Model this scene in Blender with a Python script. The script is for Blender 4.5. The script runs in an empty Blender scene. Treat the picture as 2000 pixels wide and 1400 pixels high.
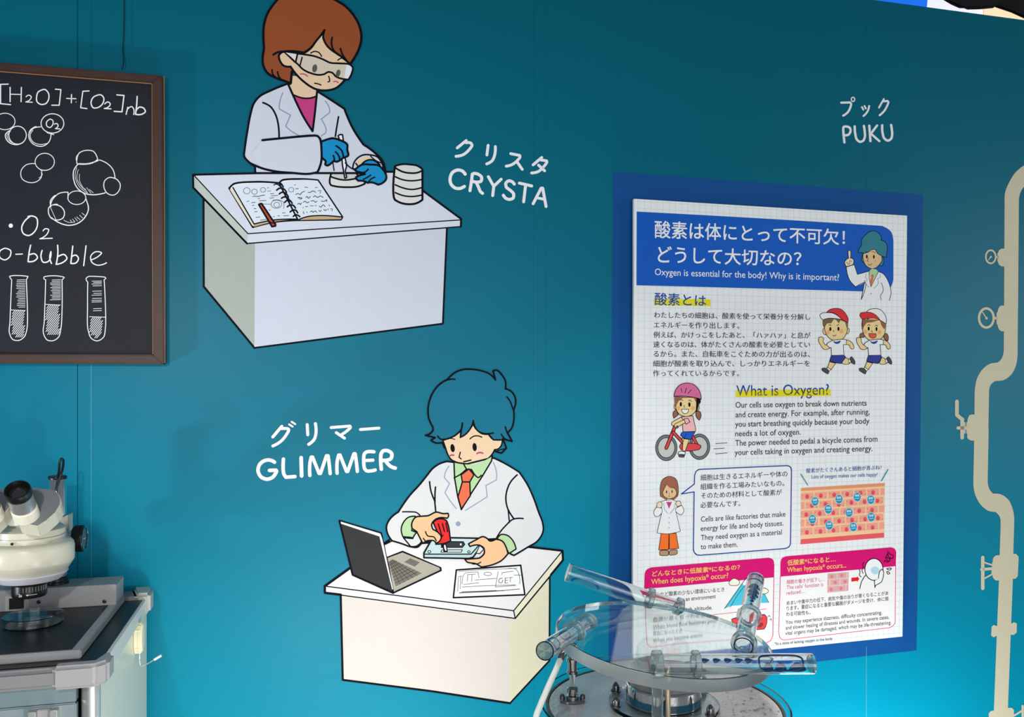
import bpy, bmesh, math, random
from mathutils import Vector, Matrix
from mathutils.geometry import tessellate_polygon
SC = bpy.context.scene
COL = SC.collection
rnd = random.Random(3)
# ------------------------------------------------------------------ camera, world, lights, exposure
F = 1640.0; HZ = 745.0; EYE = 1.5          # focal length in pixels (2000 wide), horizon row, eye height
cam = bpy.data.cameras.new('camera'); cam_o = bpy.data.objects.new('camera', cam); COL.objects.link(cam_o)
cam_o.location = (0, 0, EYE); cam_o.rotation_euler = (math.radians(90), 0, 0)
cam.sensor_width = 36; cam.lens = F * 36 / 2000; cam.shift_y = (HZ - 700) / 2000; cam.clip_start = .02
SC.camera = cam_o
SC.view_settings.view_transform = 'Standard'; SC.view_settings.look = 'None'
SC.view_settings.gamma = 1; SC.view_settings.use_curve_mapping = False
SC.view_settings.exposure = 0.0
w = bpy.data.worlds.new('world'); SC.world = w; w.use_nodes = True
w.node_tree.nodes['Background'].inputs[0].default_value = (.50, .62, .78, 1)
w.node_tree.nodes['Background'].inputs[1].default_value = .25
def area(name, loc, target, size, power, col, sy=None, spread=180):
    l = bpy.data.lights.new(name, 'AREA'); l.energy = power; l.color = col
    l.size = size
    if sy: l.shape = 'RECTANGLE'; l.size_y = sy
    l.spread = math.radians(spread)
    o = bpy.data.objects.new(name, l); COL.objects.link(o); o.location = loc
    o.rotation_euler = (Vector(target) - Vector(loc)).to_track_quat('-Z', 'Y').to_euler()
    return o
area('uplight_centre', (.08, .95, .1), (.06, 1.85, .95), .7, 8, (1, .94, .86), .25)
area('uplight_right', (.80, 1.80, .20), (.83, 2.05, .62), .35, 10, (.97, .98, 1), .08)
area('lamp_left', (-1.45, .85, 1.05), (-.8, 1.5, 2.3), .07, 8, (.92, .95, 1))
area('spot_microscope', (-.48, .27, 1.70), (-.78, 1.5, 1.15),   .04, 5.0, (1, .98, .94))
area('lamp_low_right', (-.1, .75, .7), (-.7, 1.5, 1.2), .08, 3.4, (1, .97, .86))
area('fill_over_machine', (.30, 1.25, 2.5), (.26, 1.30, 1.0), .25, 3.5, (1, .98, .95), spread=70)  # added fill from above to brighten the machine's steel plate
area('room_fill', (.75, -1.2, 1.2), (.45, 2.0, 1.5), 1.8, 34, (1, .98, .96))  # added fill behind the camera, raises the general brightness
area('room_light_right', (3.3, .9, 1.7), (1.2, 2.17, 1.4), 1.2, 18, (1, .97, .92))
area('cool_panel', (-.4, -.9, 1.6), (-.6, 1.7, 1.4),   .5, 3, (.80, .9, 1))
area('hall_light', (4.0, 5.6, 3.0), (4.4, 8, 4.9), 2.5, 150, (1, .98, .97))

# ------------------------------------------------------------------ wall frame
TH = math.atan(F / 6300.0)
U = Vector((math.cos(TH), math.sin(TH), 0)); N = Vector((math.sin(TH), -math.cos(TH), 0)); V = -N
W0 = Vector((0, 1.841, 0))
def P(x, y, d=0.0):
    """point of the back wall (raised d metres off it) for photo position x, y"""
    r = Vector(((x - 1000) / F, 1, (HZ - y) / F)); o = Vector((0, 0, EYE))
    t = (W0 + N * d - o).dot(N) / r.dot(N)
    return o + r * t
def at(x, y, Y):
    return Vector(((x - 1000) / F * Y, Y, EYE + (HZ - y) / F * Y))
def onpl(x, y, p0, n):
    r = Vector(((x - 1000) / F, 1, (HZ - y) / F)); o = Vector((0, 0, EYE))
    return o + r * ((p0 - o).dot(n) / r.dot(n))
def srgb(c):
    return tuple((v / 255 / 12.92 if v / 255 <= .04045 else ((v / 255 + .055) / 1.055) ** 2.4) for v in c) + (1,)
MATS = {}
def mat(name, col, rough=.5, metal=0, spec=.5, trans=0, ior=1.45, noise=0, nscale=40, bump=0, bscale=200, aniso=0, coat=0, tint=None):
    if name in MATS: return MATS[name]
    m = bpy.data.materials.new(name); m.use_nodes = True; nt = m.node_tree; b = nt.nodes['Principled BSDF']
    c = srgb(col); b.inputs['Base Color'].default_value = c
    b.inputs['Roughness'].default_value = rough; b.inputs['Metallic'].default_value = metal
    b.inputs['Specular IOR Level'].default_value = spec; b.inputs['IOR'].default_value = ior
    b.inputs['Transmission Weight'].default_value = trans; b.inputs['Coat Weight'].default_value = coat
    if noise:
        tc = nt.nodes.new('ShaderNodeTexCoord'); n = nt.nodes.new('ShaderNodeTexNoise'); n.inputs['Scale'].default_value = nscale; n.inputs['Detail'].default_value = 4
        mx = nt.nodes.new('ShaderNodeMix'); mx.data_type = 'RGBA'; mx.inputs[6].default_value = tuple(v * (1 - noise) for v in c[:3]) + (1,); mx.inputs[7].default_value = tuple(min(1, v * (1 + noise)) for v in c[:3]) + (1,)
        nt.links.new(tc.outputs['Object'], n.inputs['Vector']); nt.links.new(n.outputs['Fac'], mx.inputs[0]); nt.links.new(mx.outputs[2], b.inputs['Base Color'])
    if bump:
        tc = nt.nodes.new('ShaderNodeTexCoord'); n = nt.nodes.new('ShaderNodeTexNoise'); n.inputs['Scale'].default_value = bscale; n.inputs['Detail'].default_value = 3
        bp = nt.nodes.new('ShaderNodeBump'); bp.inputs['Strength'].default_value = bump; bp.inputs['Distance'].default_value = .002
        nt.links.new(tc.outputs['Object'], n.inputs['Vector']); nt.links.new(n.outputs['Fac'], bp.inputs['Height']); nt.links.new(bp.outputs[0], b.inputs['Normal'])
    MATS[name] = m; return m
INK = dict(ink=(14, 16, 26), coat=(208, 214, 228), slate=(140, 155, 178), skin=(232, 203, 168), magenta=(196, 62, 130), hairbrown=(150, 76, 38),
 lens=(215, 205, 186), strap=(228, 228, 218), lensblue=(232, 236, 246), lenseye=(88, 88, 80), white=(240, 242, 242), glove=(0, 142, 200),
 deskside=(168, 177, 170), deskfront=(202, 209, 223), desktop=(212, 218, 232), deskedge=(190, 198, 192), paper=(235, 238, 240), tan=(196, 168, 132), cream=(226, 222, 198),
 pageblue=(220, 231, 243), pencil=(62, 68, 76), redpen=(190, 72, 40), dishgrey=(222, 224, 220), dishtop=(202, 210, 206), stackgrey=(222, 224, 220), stacktop=(212, 219, 214),
 hairteal=(6, 110, 138), coat2=(216, 218, 220), shirtgreen=(178, 212, 162), tie=(226, 110, 76), deskside2=(218, 216, 190), deskfront2=(218, 212, 207), desktop2=(226, 226, 228), deskedge2=(224, 222, 198),
 paperwhite=(238, 240, 240), laptoptop=(165, 162, 150), laptopbody=(170, 168, 154), keys=(118, 114, 106), touchpad=(108, 104, 100), keygap=(58, 56, 52), laptopdark=(44, 47, 50), board=(178, 204, 208), board2=(190, 214, 218),
 chip=(45, 48, 50), driver=(226, 36, 38), skin2=(236, 190, 146), vinyl=(240, 241, 244), pipe=(205, 200, 172), chalk=(236, 242, 244), tealhair=(50, 128, 145), skinp=(226, 192, 146), skinl=(240, 218, 188), skink=(238, 212, 150),
 pinkl=(238, 150, 150), hairdark=(118, 96, 72), hairgirl=(150, 98, 70), hairgirl2=(158, 100, 76), capred=(222, 48, 52), blush=(238, 178, 110), shoe=(72, 76, 74), navy=(44, 62, 150), mouthred=(232, 90, 70),
 wheelgrey=(112, 122, 122), wheelin=(196, 200, 192), bikered=(222, 68, 74), bag=(90, 96, 96), bikeblue=(28, 88, 196), pinkshirt=(240, 186, 186), helmet=(216, 108, 156), bubblewhite=(236, 238, 240), bubbleblue=(24, 62, 146),
 orange=(244, 116, 36), shoebrown=(184, 146, 104), tissue=(244, 204, 158), tissueor=(232, 152, 106), tissuered=(234, 92, 100), cell=(242, 164, 140), cellred=(230, 84, 102), cellface=(150, 50, 60), oxyblue=(0, 152, 190), tealline=(16, 132, 148),
 boxwhite=(240, 240, 238), boxpink=(214, 0, 112), cloud=(244, 242, 218), mount=(72, 196, 222), cap2=(236, 66, 70), reduced=(226, 196, 184), reducedcell=(216, 168, 166), reducedred=(226, 120, 140), arrowred=(222, 24, 36), paleblue=(178, 216, 230),
 text=(30, 34, 36), headblue=(24, 66, 156), headyellow=(252, 206, 96), pinktext=(214, 74, 130), yellow=(232, 222, 30), gridline=(206, 223, 225), headerblue=(6, 90, 190), frameblue=(0, 78, 146))
def ink(name):
    k = 'ink_' + name
    if k not in MATS: mat(k, INK[name], rough=.6 if name != 'chalk' else .9, spec=.08 if name == 'ink' else .25, noise=.03, nscale=60)
    return MATS[k]
def props(o, label=None, cat=None, group=None, kind=None):
    for k, v in (('label', label), ('category', cat), ('group', group), ('kind', kind)):
        if v: o[k] = v
    return o
def link(name, verts, faces, mats, fm=None, parent=None, smooth=False, origin=None):
    me = bpy.data.meshes.new(name)
    if origin is not None: verts = [Vector(v) - origin for v in verts]
    me.from_pydata([tuple(v) for v in verts], [], faces)
    for m in (mats if isinstance(mats, list) else [mats]): me.materials.append(m)
    if fm: me.polygons.foreach_set('material_index', fm)
    if smooth: me.polygons.foreach_set('use_smooth', [True] * len(me.polygons))
    me.update()
    o = bpy.data.objects.new(name, me); COL.objects.link(o)
    if parent:
        o.parent = parent
        pl = Vector((0, 0, 0)); q = parent
        while q: pl += q.location; q = q.parent
        o.location = (origin if origin is not None else Vector((0, 0, 0))) - pl
    elif origin is not None: o.location = origin
    return o
def empty(name, loc, label=None, cat=None, group=None):
    o = bpy.data.objects.new(name, None); o.location = loc; o.empty_display_size = .05; COL.objects.link(o)
    return props(o, label, cat, group)
# ------------------------------------------------------------------ flat print engine
def smooth_path(pts, closed):
    """pts: (x, y, corner); Catmull-Rom through the points, sharp at corners"""
    n = len(pts)
    if n < 3: return [p[:2] for p in pts]
    out = []
    rng = range(n) if closed else range(n - 1)
    for i in rng:
        p1, p2 = pts[i], pts[(i + 1) % n]
        p0 = pts[i - 1] if (closed or i > 0) else p1
        p3 = pts[(i + 2) % n] if (closed or i < n - 2) else p2
        if p1[2] and p2[2]: out.append(p1[:2]); continue
        L = math.hypot(p2[0] - p1[0], p2[1] - p1[1])
        def tan(a, b, c, cor):
            if cor: return (0.0, 0.0)
            la = math.hypot(b[0] - a[0], b[1] - a[1]) or 1; lb = math.hypot(c[0] - b[0], c[1] - b[1]) or 1
            tx = (b[0] - a[0]) / la * lb + (c[0] - b[0]) / lb * la; ty = (b[1] - a[1]) / la * lb + (c[1] - b[1]) / lb * la
            s = min(L, 2.2 * min(la, lb)) / (la + lb); return (tx * s, ty * s)
        t1 = tan(p0, p1, p2, p1[2] or p0 is p1); t2 = tan(p1, p2, p3, p2[2] or p3 is p2)
        if t1 == (0.0, 0.0): t1 = ((p2[0] - p1[0]) - t2[0] * .5, (p2[1] - p1[1]) - t2[1] * .5)
        if t2 == (0.0, 0.0): t2 = ((p2[0] - p1[0]) - t1[0] * .5, (p2[1] - p1[1]) - t1[1] * .5)
        k = 6
        for j in range(k):
            t = j / k; a = 2 * t ** 3 - 3 * t * t + 1; b = t ** 3 - 2 * t * t + t; c = -2 * t ** 3 + 3 * t * t; d = t ** 3 - t * t
            out.append((a * p1[0] + b * t1[0] + c * p2[0] + d * t2[0], a * p1[1] + b * t1[1] + c * p2[1] + d * t2[1]))
    if not closed: out.append(pts[-1][:2])
    return out
TXT = {}
def text_mesh(s, bold):
    k = (s, bold)
    if k not in TXT:
        c = bpy.data.curves.new('t', 'FONT'); c.body = s; c.offset = bold * .001; c.resolution_u = 3
        o = bpy.data.objects.new('t', c); COL.objects.link(o); bpy.context.view_layer.update()
        m = bpy.data.meshes.new_from_object(o.evaluated_get(bpy.context.evaluated_depsgraph_get()))
        vs = [(v.co.x, v.co.y) for v in m.vertices]; fs = [tuple(p.vertices) for p in m.polygons]
        bpy.data.objects.remove(o); bpy.data.curves.remove(c); bpy.data.meshes.remove(m)
        TXT[k] = (vs, fs)
    return TXT[k]
class Print:
    """draws shapes given in photo pixels on the wall (or a board raised off it) and links one mesh per part"""
    def __init__(s, parent, d0=.0006, step=.00002, reset=False): s.parent = parent; s.d = d0; s.d0 = d0; s.reset = reset; s.last = None; s.step = step; s.made = []; s.new(None)
    def up(s, key):
        if key != s.last: s.d += s.step; s.last = key
    def new(s, name):
        s.name = name; s.last = None
        if s.reset: s.d = s.d0
        s.v = []; s.f = []; s.m = []; s.mi = {}; s.fm = []
    def flush(s):
        if s.name and s.f:
            o = s.v[0]
            ob = link(s.name, s.v, s.f, s.m, s.fm, s.parent, origin=Vector(o)); s.made.append(ob)
        s.new(None)
    def mid(s, c):
        if c not in s.mi: s.mi[c] = len(s.m); s.m.append(ink(c))
        return s.mi[c]
    def tri(s, pts, faces, c):
        b = len(s.v); k = s.mid(c)
        s.v += [P(x, y, s.d) for x, y in pts]; s.f += [tuple(i + b for i in f) for f in faces]; s.fm += [k] * len(faces)
    def fill(s, pts, c):
        s.up(('f', c)); s.d += 3e-6
        s.tri(pts, tessellate_polygon([[Vector((x, y, 0)) for x, y in pts]]), c)
    def stroke(s, pts, w, c, closed=False):
        s.up(('s', c)); w *= 1.13 if (c == 'ink' and w > 1.9) else 1; r = w / 2; dq = s.d
        n = len(pts)
        for i in range(n if closed else n - 1):
            (x0, y0), (x1, y1) = pts[i], pts[(i + 1) % n]; L = math.hypot(x1 - x0, y1 - y0)
            if L < 1e-6: continue
            ox, oy = -(y1 - y0) / L * r, (x1 - x0) / L * r
            s.d = dq + 1.5e-6 * (i % 3)
            s.tri([(x0 + ox, y0 + oy), (x1 + ox, y1 + oy), (x1 - ox, y1 - oy), (x0 - ox, y0 - oy)], [(0, 1, 2, 3)], c)
        k = 6 if w < 1.6 else 12
        for i, (x, y) in enumerate(pts):
            inner = closed or 0 < i < n - 1
            if inner and w < 8:
                a = pts[i - 1]; b = pts[(i + 1) % n]
                a1 = math.atan2(y - a[1], x - a[0]); a2 = math.atan2(b[1] - y, b[0] - x)
                if abs(math.remainder(a2 - a1, 2 * math.pi)) < .12: continue
            s.d = dq + 3e-6 * (2 + i % 4)
            s.tri([(x + r * math.cos(j * 2 * math.pi / k), y + r * math.sin(j * 2 * math.pi / k)) for j in range(k)], [tuple(range(k))], c)
        s.d = dq
    def ellipse(s, cx, cy, rx, ry, rot=0, n=32):
        a = math.radians(rot); ca, sa = math.cos(a), math.sin(a)
        return [(cx + rx * math.cos(t) * ca - ry * math.sin(t) * sa, cy + rx * math.cos(t) * sa + ry * math.sin(t) * ca) for t in (i * 2 * math.pi / n for i in range(n))]
    def text(s, c, x0, y0, x1, y1, hl, hr, bold, t, vb, hd):
        cjk = vb < 0; s.up(('t', c))
        vs, fs = text_mesh(t, 0 if cjk else bold)
        a = min(v[0] for v in vs); b = max(v[0] for v in vs); e = bold * .0011
        for ex, ey in (((0, 0),) if not cjk else ((-e, -e), (e, -e), (-e, e), (e, e)) if bold > 7 else ((-e, 0), (e, 0))):
            pts = []; s.d += 3e-6
            for vx, vy in vs:
                u = (vx + ex - a) / (b - a); h = hl + (hr - hl) * u
                pts.append((x0 + (x1 - x0) * u, y0 + (y1 - y0) * u - (vy + ey - vb) * h / hd))
            s.tri(pts, fs, c)
    def draw(s, src):
        fx = fy = 0; sc = 1
        for line in src.strip().split('\n'):
            if not line.strip(): continue
            if line[0] in 'jt':
                head, t = line.split('|'); q = head.split(); nums = [float(x) for x in q[2:]]
                X = lambda v: fx + v / sc
                Y = lambda v: fy + v / sc
                if q[0] == 'j': s.text(q[1], X(nums[0]), Y(nums[1]), X(nums[2]), Y(nums[3]), nums[4] / sc, nums[5] / sc, nums[6], t, -.08, .92)
                else: s.text(q[1], X(nums[0]), Y(nums[1]), X(nums[2]), Y(nums[3]), nums[4] / sc, nums[4] / sc, nums[5], t, 0, .70)
                continue
            q = line.split()
            if q[0] == 'V': fx, fy, sc = float(q[1]), float(q[2]), float(q[3]); continue
            if q[0] == '@': s.flush(); s.new(q[1]); continue
            def pts(tok): return [(fx + float(a.rstrip('!').split(',')[0]) / sc, fy + float(a.rstrip('!').split(',')[1]) / sc, a.endswith('!')) for a in tok]
            if q[0] == 'F': s.fill(smooth_path(pts(q[2:]), True), q[1])
            elif q[0] == 'O':
                p = smooth_path(pts(q[3:]), True); s.fill(p, q[1])
                if float(q[2]): s.stroke(p, float(q[2]) / sc, 'ink', True)
            elif q[0] == 'S': s.stroke(smooth_path(pts(q[3:]), False), float(q[2]) / sc, q[1])
            elif q[0] == 'L': s.stroke([p[:2] for p in pts(q[3:])], float(q[2]) / sc, q[1])
            elif q[0] == 'E':
                cx, cy = [float(v) for v in q[2].split(',')] if ',' in q[2] else (0, 0)
                s.fill(s.ellipse(fx + cx / sc, fy + cy / sc, float(q[3]) / sc, float(q[4]) / sc, float(q[5]) if len(q) > 5 else 0), q[1])
            elif q[0] == 'C':
                cx, cy = [float(v) for v in q[3].split(',')]
                s.stroke(s.ellipse(fx + cx / sc, fy + cy / sc, float(q[4]) / sc, float(q[5]) / sc), float(q[2]) / sc, q[1], True)
        s.flush()
# ------------------------------------------------------------------ solid helpers
def frame(o, z, x=None):
    z = Vector(z).normalized(); x = Vector(x) if x is not None else (Vector((1, 0, 0)) if abs(z.x) < .9 else Vector((0, 1, 0)))
    x = (x - z * x.dot(z)).normalized(); y = z.cross(x)
    return Matrix(((x.x, y.x, z.x, o[0]), (x.y, y.y, z.y, o[1]), (x.z, y.z, z.z, o[2]), (0, 0, 0, 1)))
def lathe(name, prof, M, m, parent=None, n=40, closed=False, sx=1, sy=1, smooth=True, sharp=.6):
    v = []; f = []
    k = len(prof)
    for r, z in prof:
        for i in range(n):
            a = i * 2 * math.pi / n; v.append(M @ Vector((r * math.cos(a) * sx, r * math.sin(a) * sy, z)))
    for j in range(k if closed else k - 1):
        j2 = (j + 1) % k
        for i in range(n): f.append((j * n + i, j * n + (i + 1) % n, j2 * n + (i + 1) % n, j2 * n + i))
    if not closed:
        if prof[0][0] > 1e-6: f.append(tuple(range(n))[::-1])
        if prof[-1][0] > 1e-6: f.append(tuple((k - 1) * n + i for i in range(n)))
    o = link(name, v, f, m, None, parent, smooth, origin=M.translation.copy())
    if smooth: fix(o, sharp)
    return o
def fix(o, sharp=.6):
    bm = bmesh.new(); bm.from_mesh(o.data); bmesh.ops.remove_doubles(bm, verts=bm.verts, dist=1e-6); bmesh.ops.recalc_face_normals(bm, faces=bm.faces)
    for e in bm.edges:
        if len(e.link_faces) == 2 and e.calc_face_angle(0) > sharp: e.smooth = False
    bm.to_mesh(o.data); bm.free()
def sweep(name, path, r, m, parent=None, n=12, smooth_it=True, wob=None):
    """round tube along a path of points; r number or list"""
    pts = [Vector(p) for p in path]
    if smooth_it and len(pts) > 2:
        q = []
        for i in range(len(pts) - 1):
            a = pts[max(0, i - 1)]; b = pts[i]; c = pts[i + 1]; d = pts[min(len(pts) - 1, i + 2)]
            for j in range(8):
                t = j / 8; q.append(.5 * ((2 * b) + (c - a) * t + (2 * a - 5 * b + 4 * c - d) * t * t + (3 * b - a - 3 * c + d) * t ** 3))
        q.append(pts[-1])
        rr = r if not isinstance(r, list) else [r[min(len(r) - 1, i // 8)] + (r[min(len(r) - 1, i // 8 + 1)] - r[min(len(r) - 1, i // 8)]) * (i % 8) / 8 for i in range(len(q))]
        pts = q; r = rr
    v = []; f = []; up = None
    for i, p in enumerate(pts):
        t = (pts[min(i + 1, len(pts) - 1)] - pts[max(i - 1, 0)]).normalized()
        if up is None: up = Vector((0, 0, 1)) if abs(t.z) < .9 else Vector((1, 0, 0))
        x = (up - t * up.dot(t)).normalized(); up = x; y = t.cross(x)
        ri = r[i] if isinstance(r, list) else r
        for k in range(n):
            a = k * 2 * math.pi / n; v.append(p + x * math.cos(a) * ri + y * math.sin(a) * ri)
        if i: 
            for k in range(n): f.append(((i - 1) * n + k, (i - 1) * n + (k + 1) % n, i * n + (k + 1) % n, i * n + k))
    f.append(tuple(range(n))[::-1]); f.append(tuple((len(pts) - 1) * n + k for k in range(n)))
    o = link(name, v, f, m, None, parent, True, origin=pts[0].copy()); fix(o, .9); return o
def prism(name, poly, off, m, parent=None, bevel=0, seg=2, smooth=False):
    """poly: 3D points of one face; off: extrusion vector"""
    n = len(poly); off = Vector(off); poly = [Vector(p) for p in poly]
    v = poly + [p + off for p in poly]
    f = [tuple(range(n)), tuple(range(2 * n - 1, n - 1, -1))] + [(i, (i + 1) % n, n + (i + 1) % n, n + i) for i in range(n)]
    o = link(name, v, f, m, None, parent, False, origin=poly[0].copy())
    bm = bmesh.new(); bm.from_mesh(o.data); bmesh.ops.recalc_face_normals(bm, faces=bm.faces)
    if bevel: bmesh.ops.bevel(bm, geom=[e for e in bm.edges if e.calc_face_angle(0) > .3], offset=bevel, segments=seg, affect='EDGES', clamp_overlap=True)
    if smooth:
        for fc in bm.faces: fc.smooth = True
        for e in bm.edges:
            if len(e.link_faces) == 2 and e.calc_face_angle(0) > .6: e.smooth = False
    bm.to_mesh(o.data); bm.free(); return o
def slab(name, pxpoly, d1, d0, m, parent=None, bevel=0):
    return prism(name, [P(x, y, d1) for x, y in pxpoly], N * (d0 - d1), m, parent, bevel)

# ------------------------------------------------------------------ the setting
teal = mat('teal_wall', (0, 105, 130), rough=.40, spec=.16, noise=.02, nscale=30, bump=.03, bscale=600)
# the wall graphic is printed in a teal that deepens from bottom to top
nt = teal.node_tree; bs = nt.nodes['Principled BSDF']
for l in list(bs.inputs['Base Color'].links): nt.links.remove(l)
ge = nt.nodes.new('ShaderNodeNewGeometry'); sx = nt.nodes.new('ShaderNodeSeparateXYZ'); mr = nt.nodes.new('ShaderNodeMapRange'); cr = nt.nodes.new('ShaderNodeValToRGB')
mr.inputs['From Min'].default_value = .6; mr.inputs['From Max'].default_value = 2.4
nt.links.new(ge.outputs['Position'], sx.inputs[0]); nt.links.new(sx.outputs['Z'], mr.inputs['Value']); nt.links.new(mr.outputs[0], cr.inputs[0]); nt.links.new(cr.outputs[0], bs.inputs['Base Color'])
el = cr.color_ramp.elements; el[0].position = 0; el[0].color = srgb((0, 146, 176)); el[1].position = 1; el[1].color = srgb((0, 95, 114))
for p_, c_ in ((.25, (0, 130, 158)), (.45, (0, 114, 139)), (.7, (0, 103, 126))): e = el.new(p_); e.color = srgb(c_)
ZT = 2.442
def wpt(px, z, d=0.0):
    p = P(px, 745, d); return Vector((p.x, p.y, z))
wall = link('wall_back', [wpt(x, z, d) for d in (-.012, -.06) for x, z in ((-900, 0), (2700, 0), (2700, ZT), (-900, ZT))],
            [(0, 1, 2, 3), (7, 6, 5, 4), (0, 4, 5, 1), (1, 5, 6, 2), (2, 6, 7, 3), (3, 7, 4, 0)], mat('wall_core', (4, 70, 86), rough=.7), origin=wpt(-900, 0))
props(wall, kind='structure')
edges = [-900, -420, 151, 153.2, 177.6, 178.8, 1042.6, 1043.4, 1065, 1065.5, 1691.5, 1692.3, 2330, 2331, 2700]
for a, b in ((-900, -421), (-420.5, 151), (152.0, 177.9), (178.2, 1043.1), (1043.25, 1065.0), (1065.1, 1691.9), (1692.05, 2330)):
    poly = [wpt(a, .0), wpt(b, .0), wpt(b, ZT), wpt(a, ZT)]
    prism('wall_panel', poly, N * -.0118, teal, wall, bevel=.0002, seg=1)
floor = link('floor', [(-4, -2, 0), (5, -2, 0), (5, 9, 0), (-4, 9, 0)], [(0, 1, 2, 3)], mat('floor', (90, 96, 98), rough=.6, noise=.1, nscale=8)); props(floor, kind='structure')
# hall beyond the top of the partition: a high bright wall of blue, white and cream fields, dark beam in front
far = link('wall_hall', [(-3, 8.0, 0), (9, 8.0, 0), (9, 8.0, 7), (-3, 8.0, 7), (-3, 8.2, 0), (9, 8.2, 0), (9, 8.2, 7), (-3, 8.2, 7)],
           [(0, 1, 2, 3), (7, 6, 5, 4), (0, 4, 5, 1), (1, 5, 6, 2), (2, 6, 7, 3), (3, 7, 4, 0)], mat('hall_white', (236, 238, 248), rough=.7)); props(far, kind='structure')
for nm, x0, x1, c in (('blue_field', 1560, 1781, (0, 110, 236)), ('cream_field', 1921, 2260, (252, 226, 186))):
    a = at(x0, 0, 7.99); b = at(x1, 0, 7.99)
    prism(nm, [(a.x, 7.985, 3.2), (b.x, 7.985, 3.2), (b.x + (.25 if nm[0] == 'b' else 0), 7.985, 6.5), (a.x, 7.985, 6.5)], (0, .014, 0), mat(nm, c, rough=.6), far)
blk = mat('black_cloth', (14, 14, 13), rough=.8, noise=.3, nscale=5)
beam = prism('trim_1', [at(x, y, 2.6) for x, y in ((1945, 16), (1975, 26), (2010, 42), (2200, 128), (2400, 128), (2400, -260), (1900, -260), (1920, 0))], (.36, .6, .42), blk, None, bevel=.01)
props(beam, kind='structure')
hood = prism('trim_2', [at(x, y, 2.5) for x, y in ((1836, -2), (1858, 11), (1881, 21), (1915, 20), (1948, 17), (1990, -10), (1990, -200), (1700, -200))], (.28, .5, .36), blk, None, bevel=.012)
props(hood, kind='structure')

glint_m = mat('edge_glint', (96, 168, 186), rough=.35)  # thin light strips on the seams, edge highlights put into the colour
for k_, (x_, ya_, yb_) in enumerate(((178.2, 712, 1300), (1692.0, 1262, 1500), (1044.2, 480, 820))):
    e_ = prism('trim_%d' % (k_ + 3), [P(x_ - .35, ya_, .0), P(x_ + .35, ya_, .0), P(x_ + .35, yb_, .0), P(x_ - .35, yb_, .0)], N * .0004, glint_m if k_ < 2 else mat('edge_glint_dim', (10, 122, 146), rough=.4)); props(e_, kind='structure')

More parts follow.
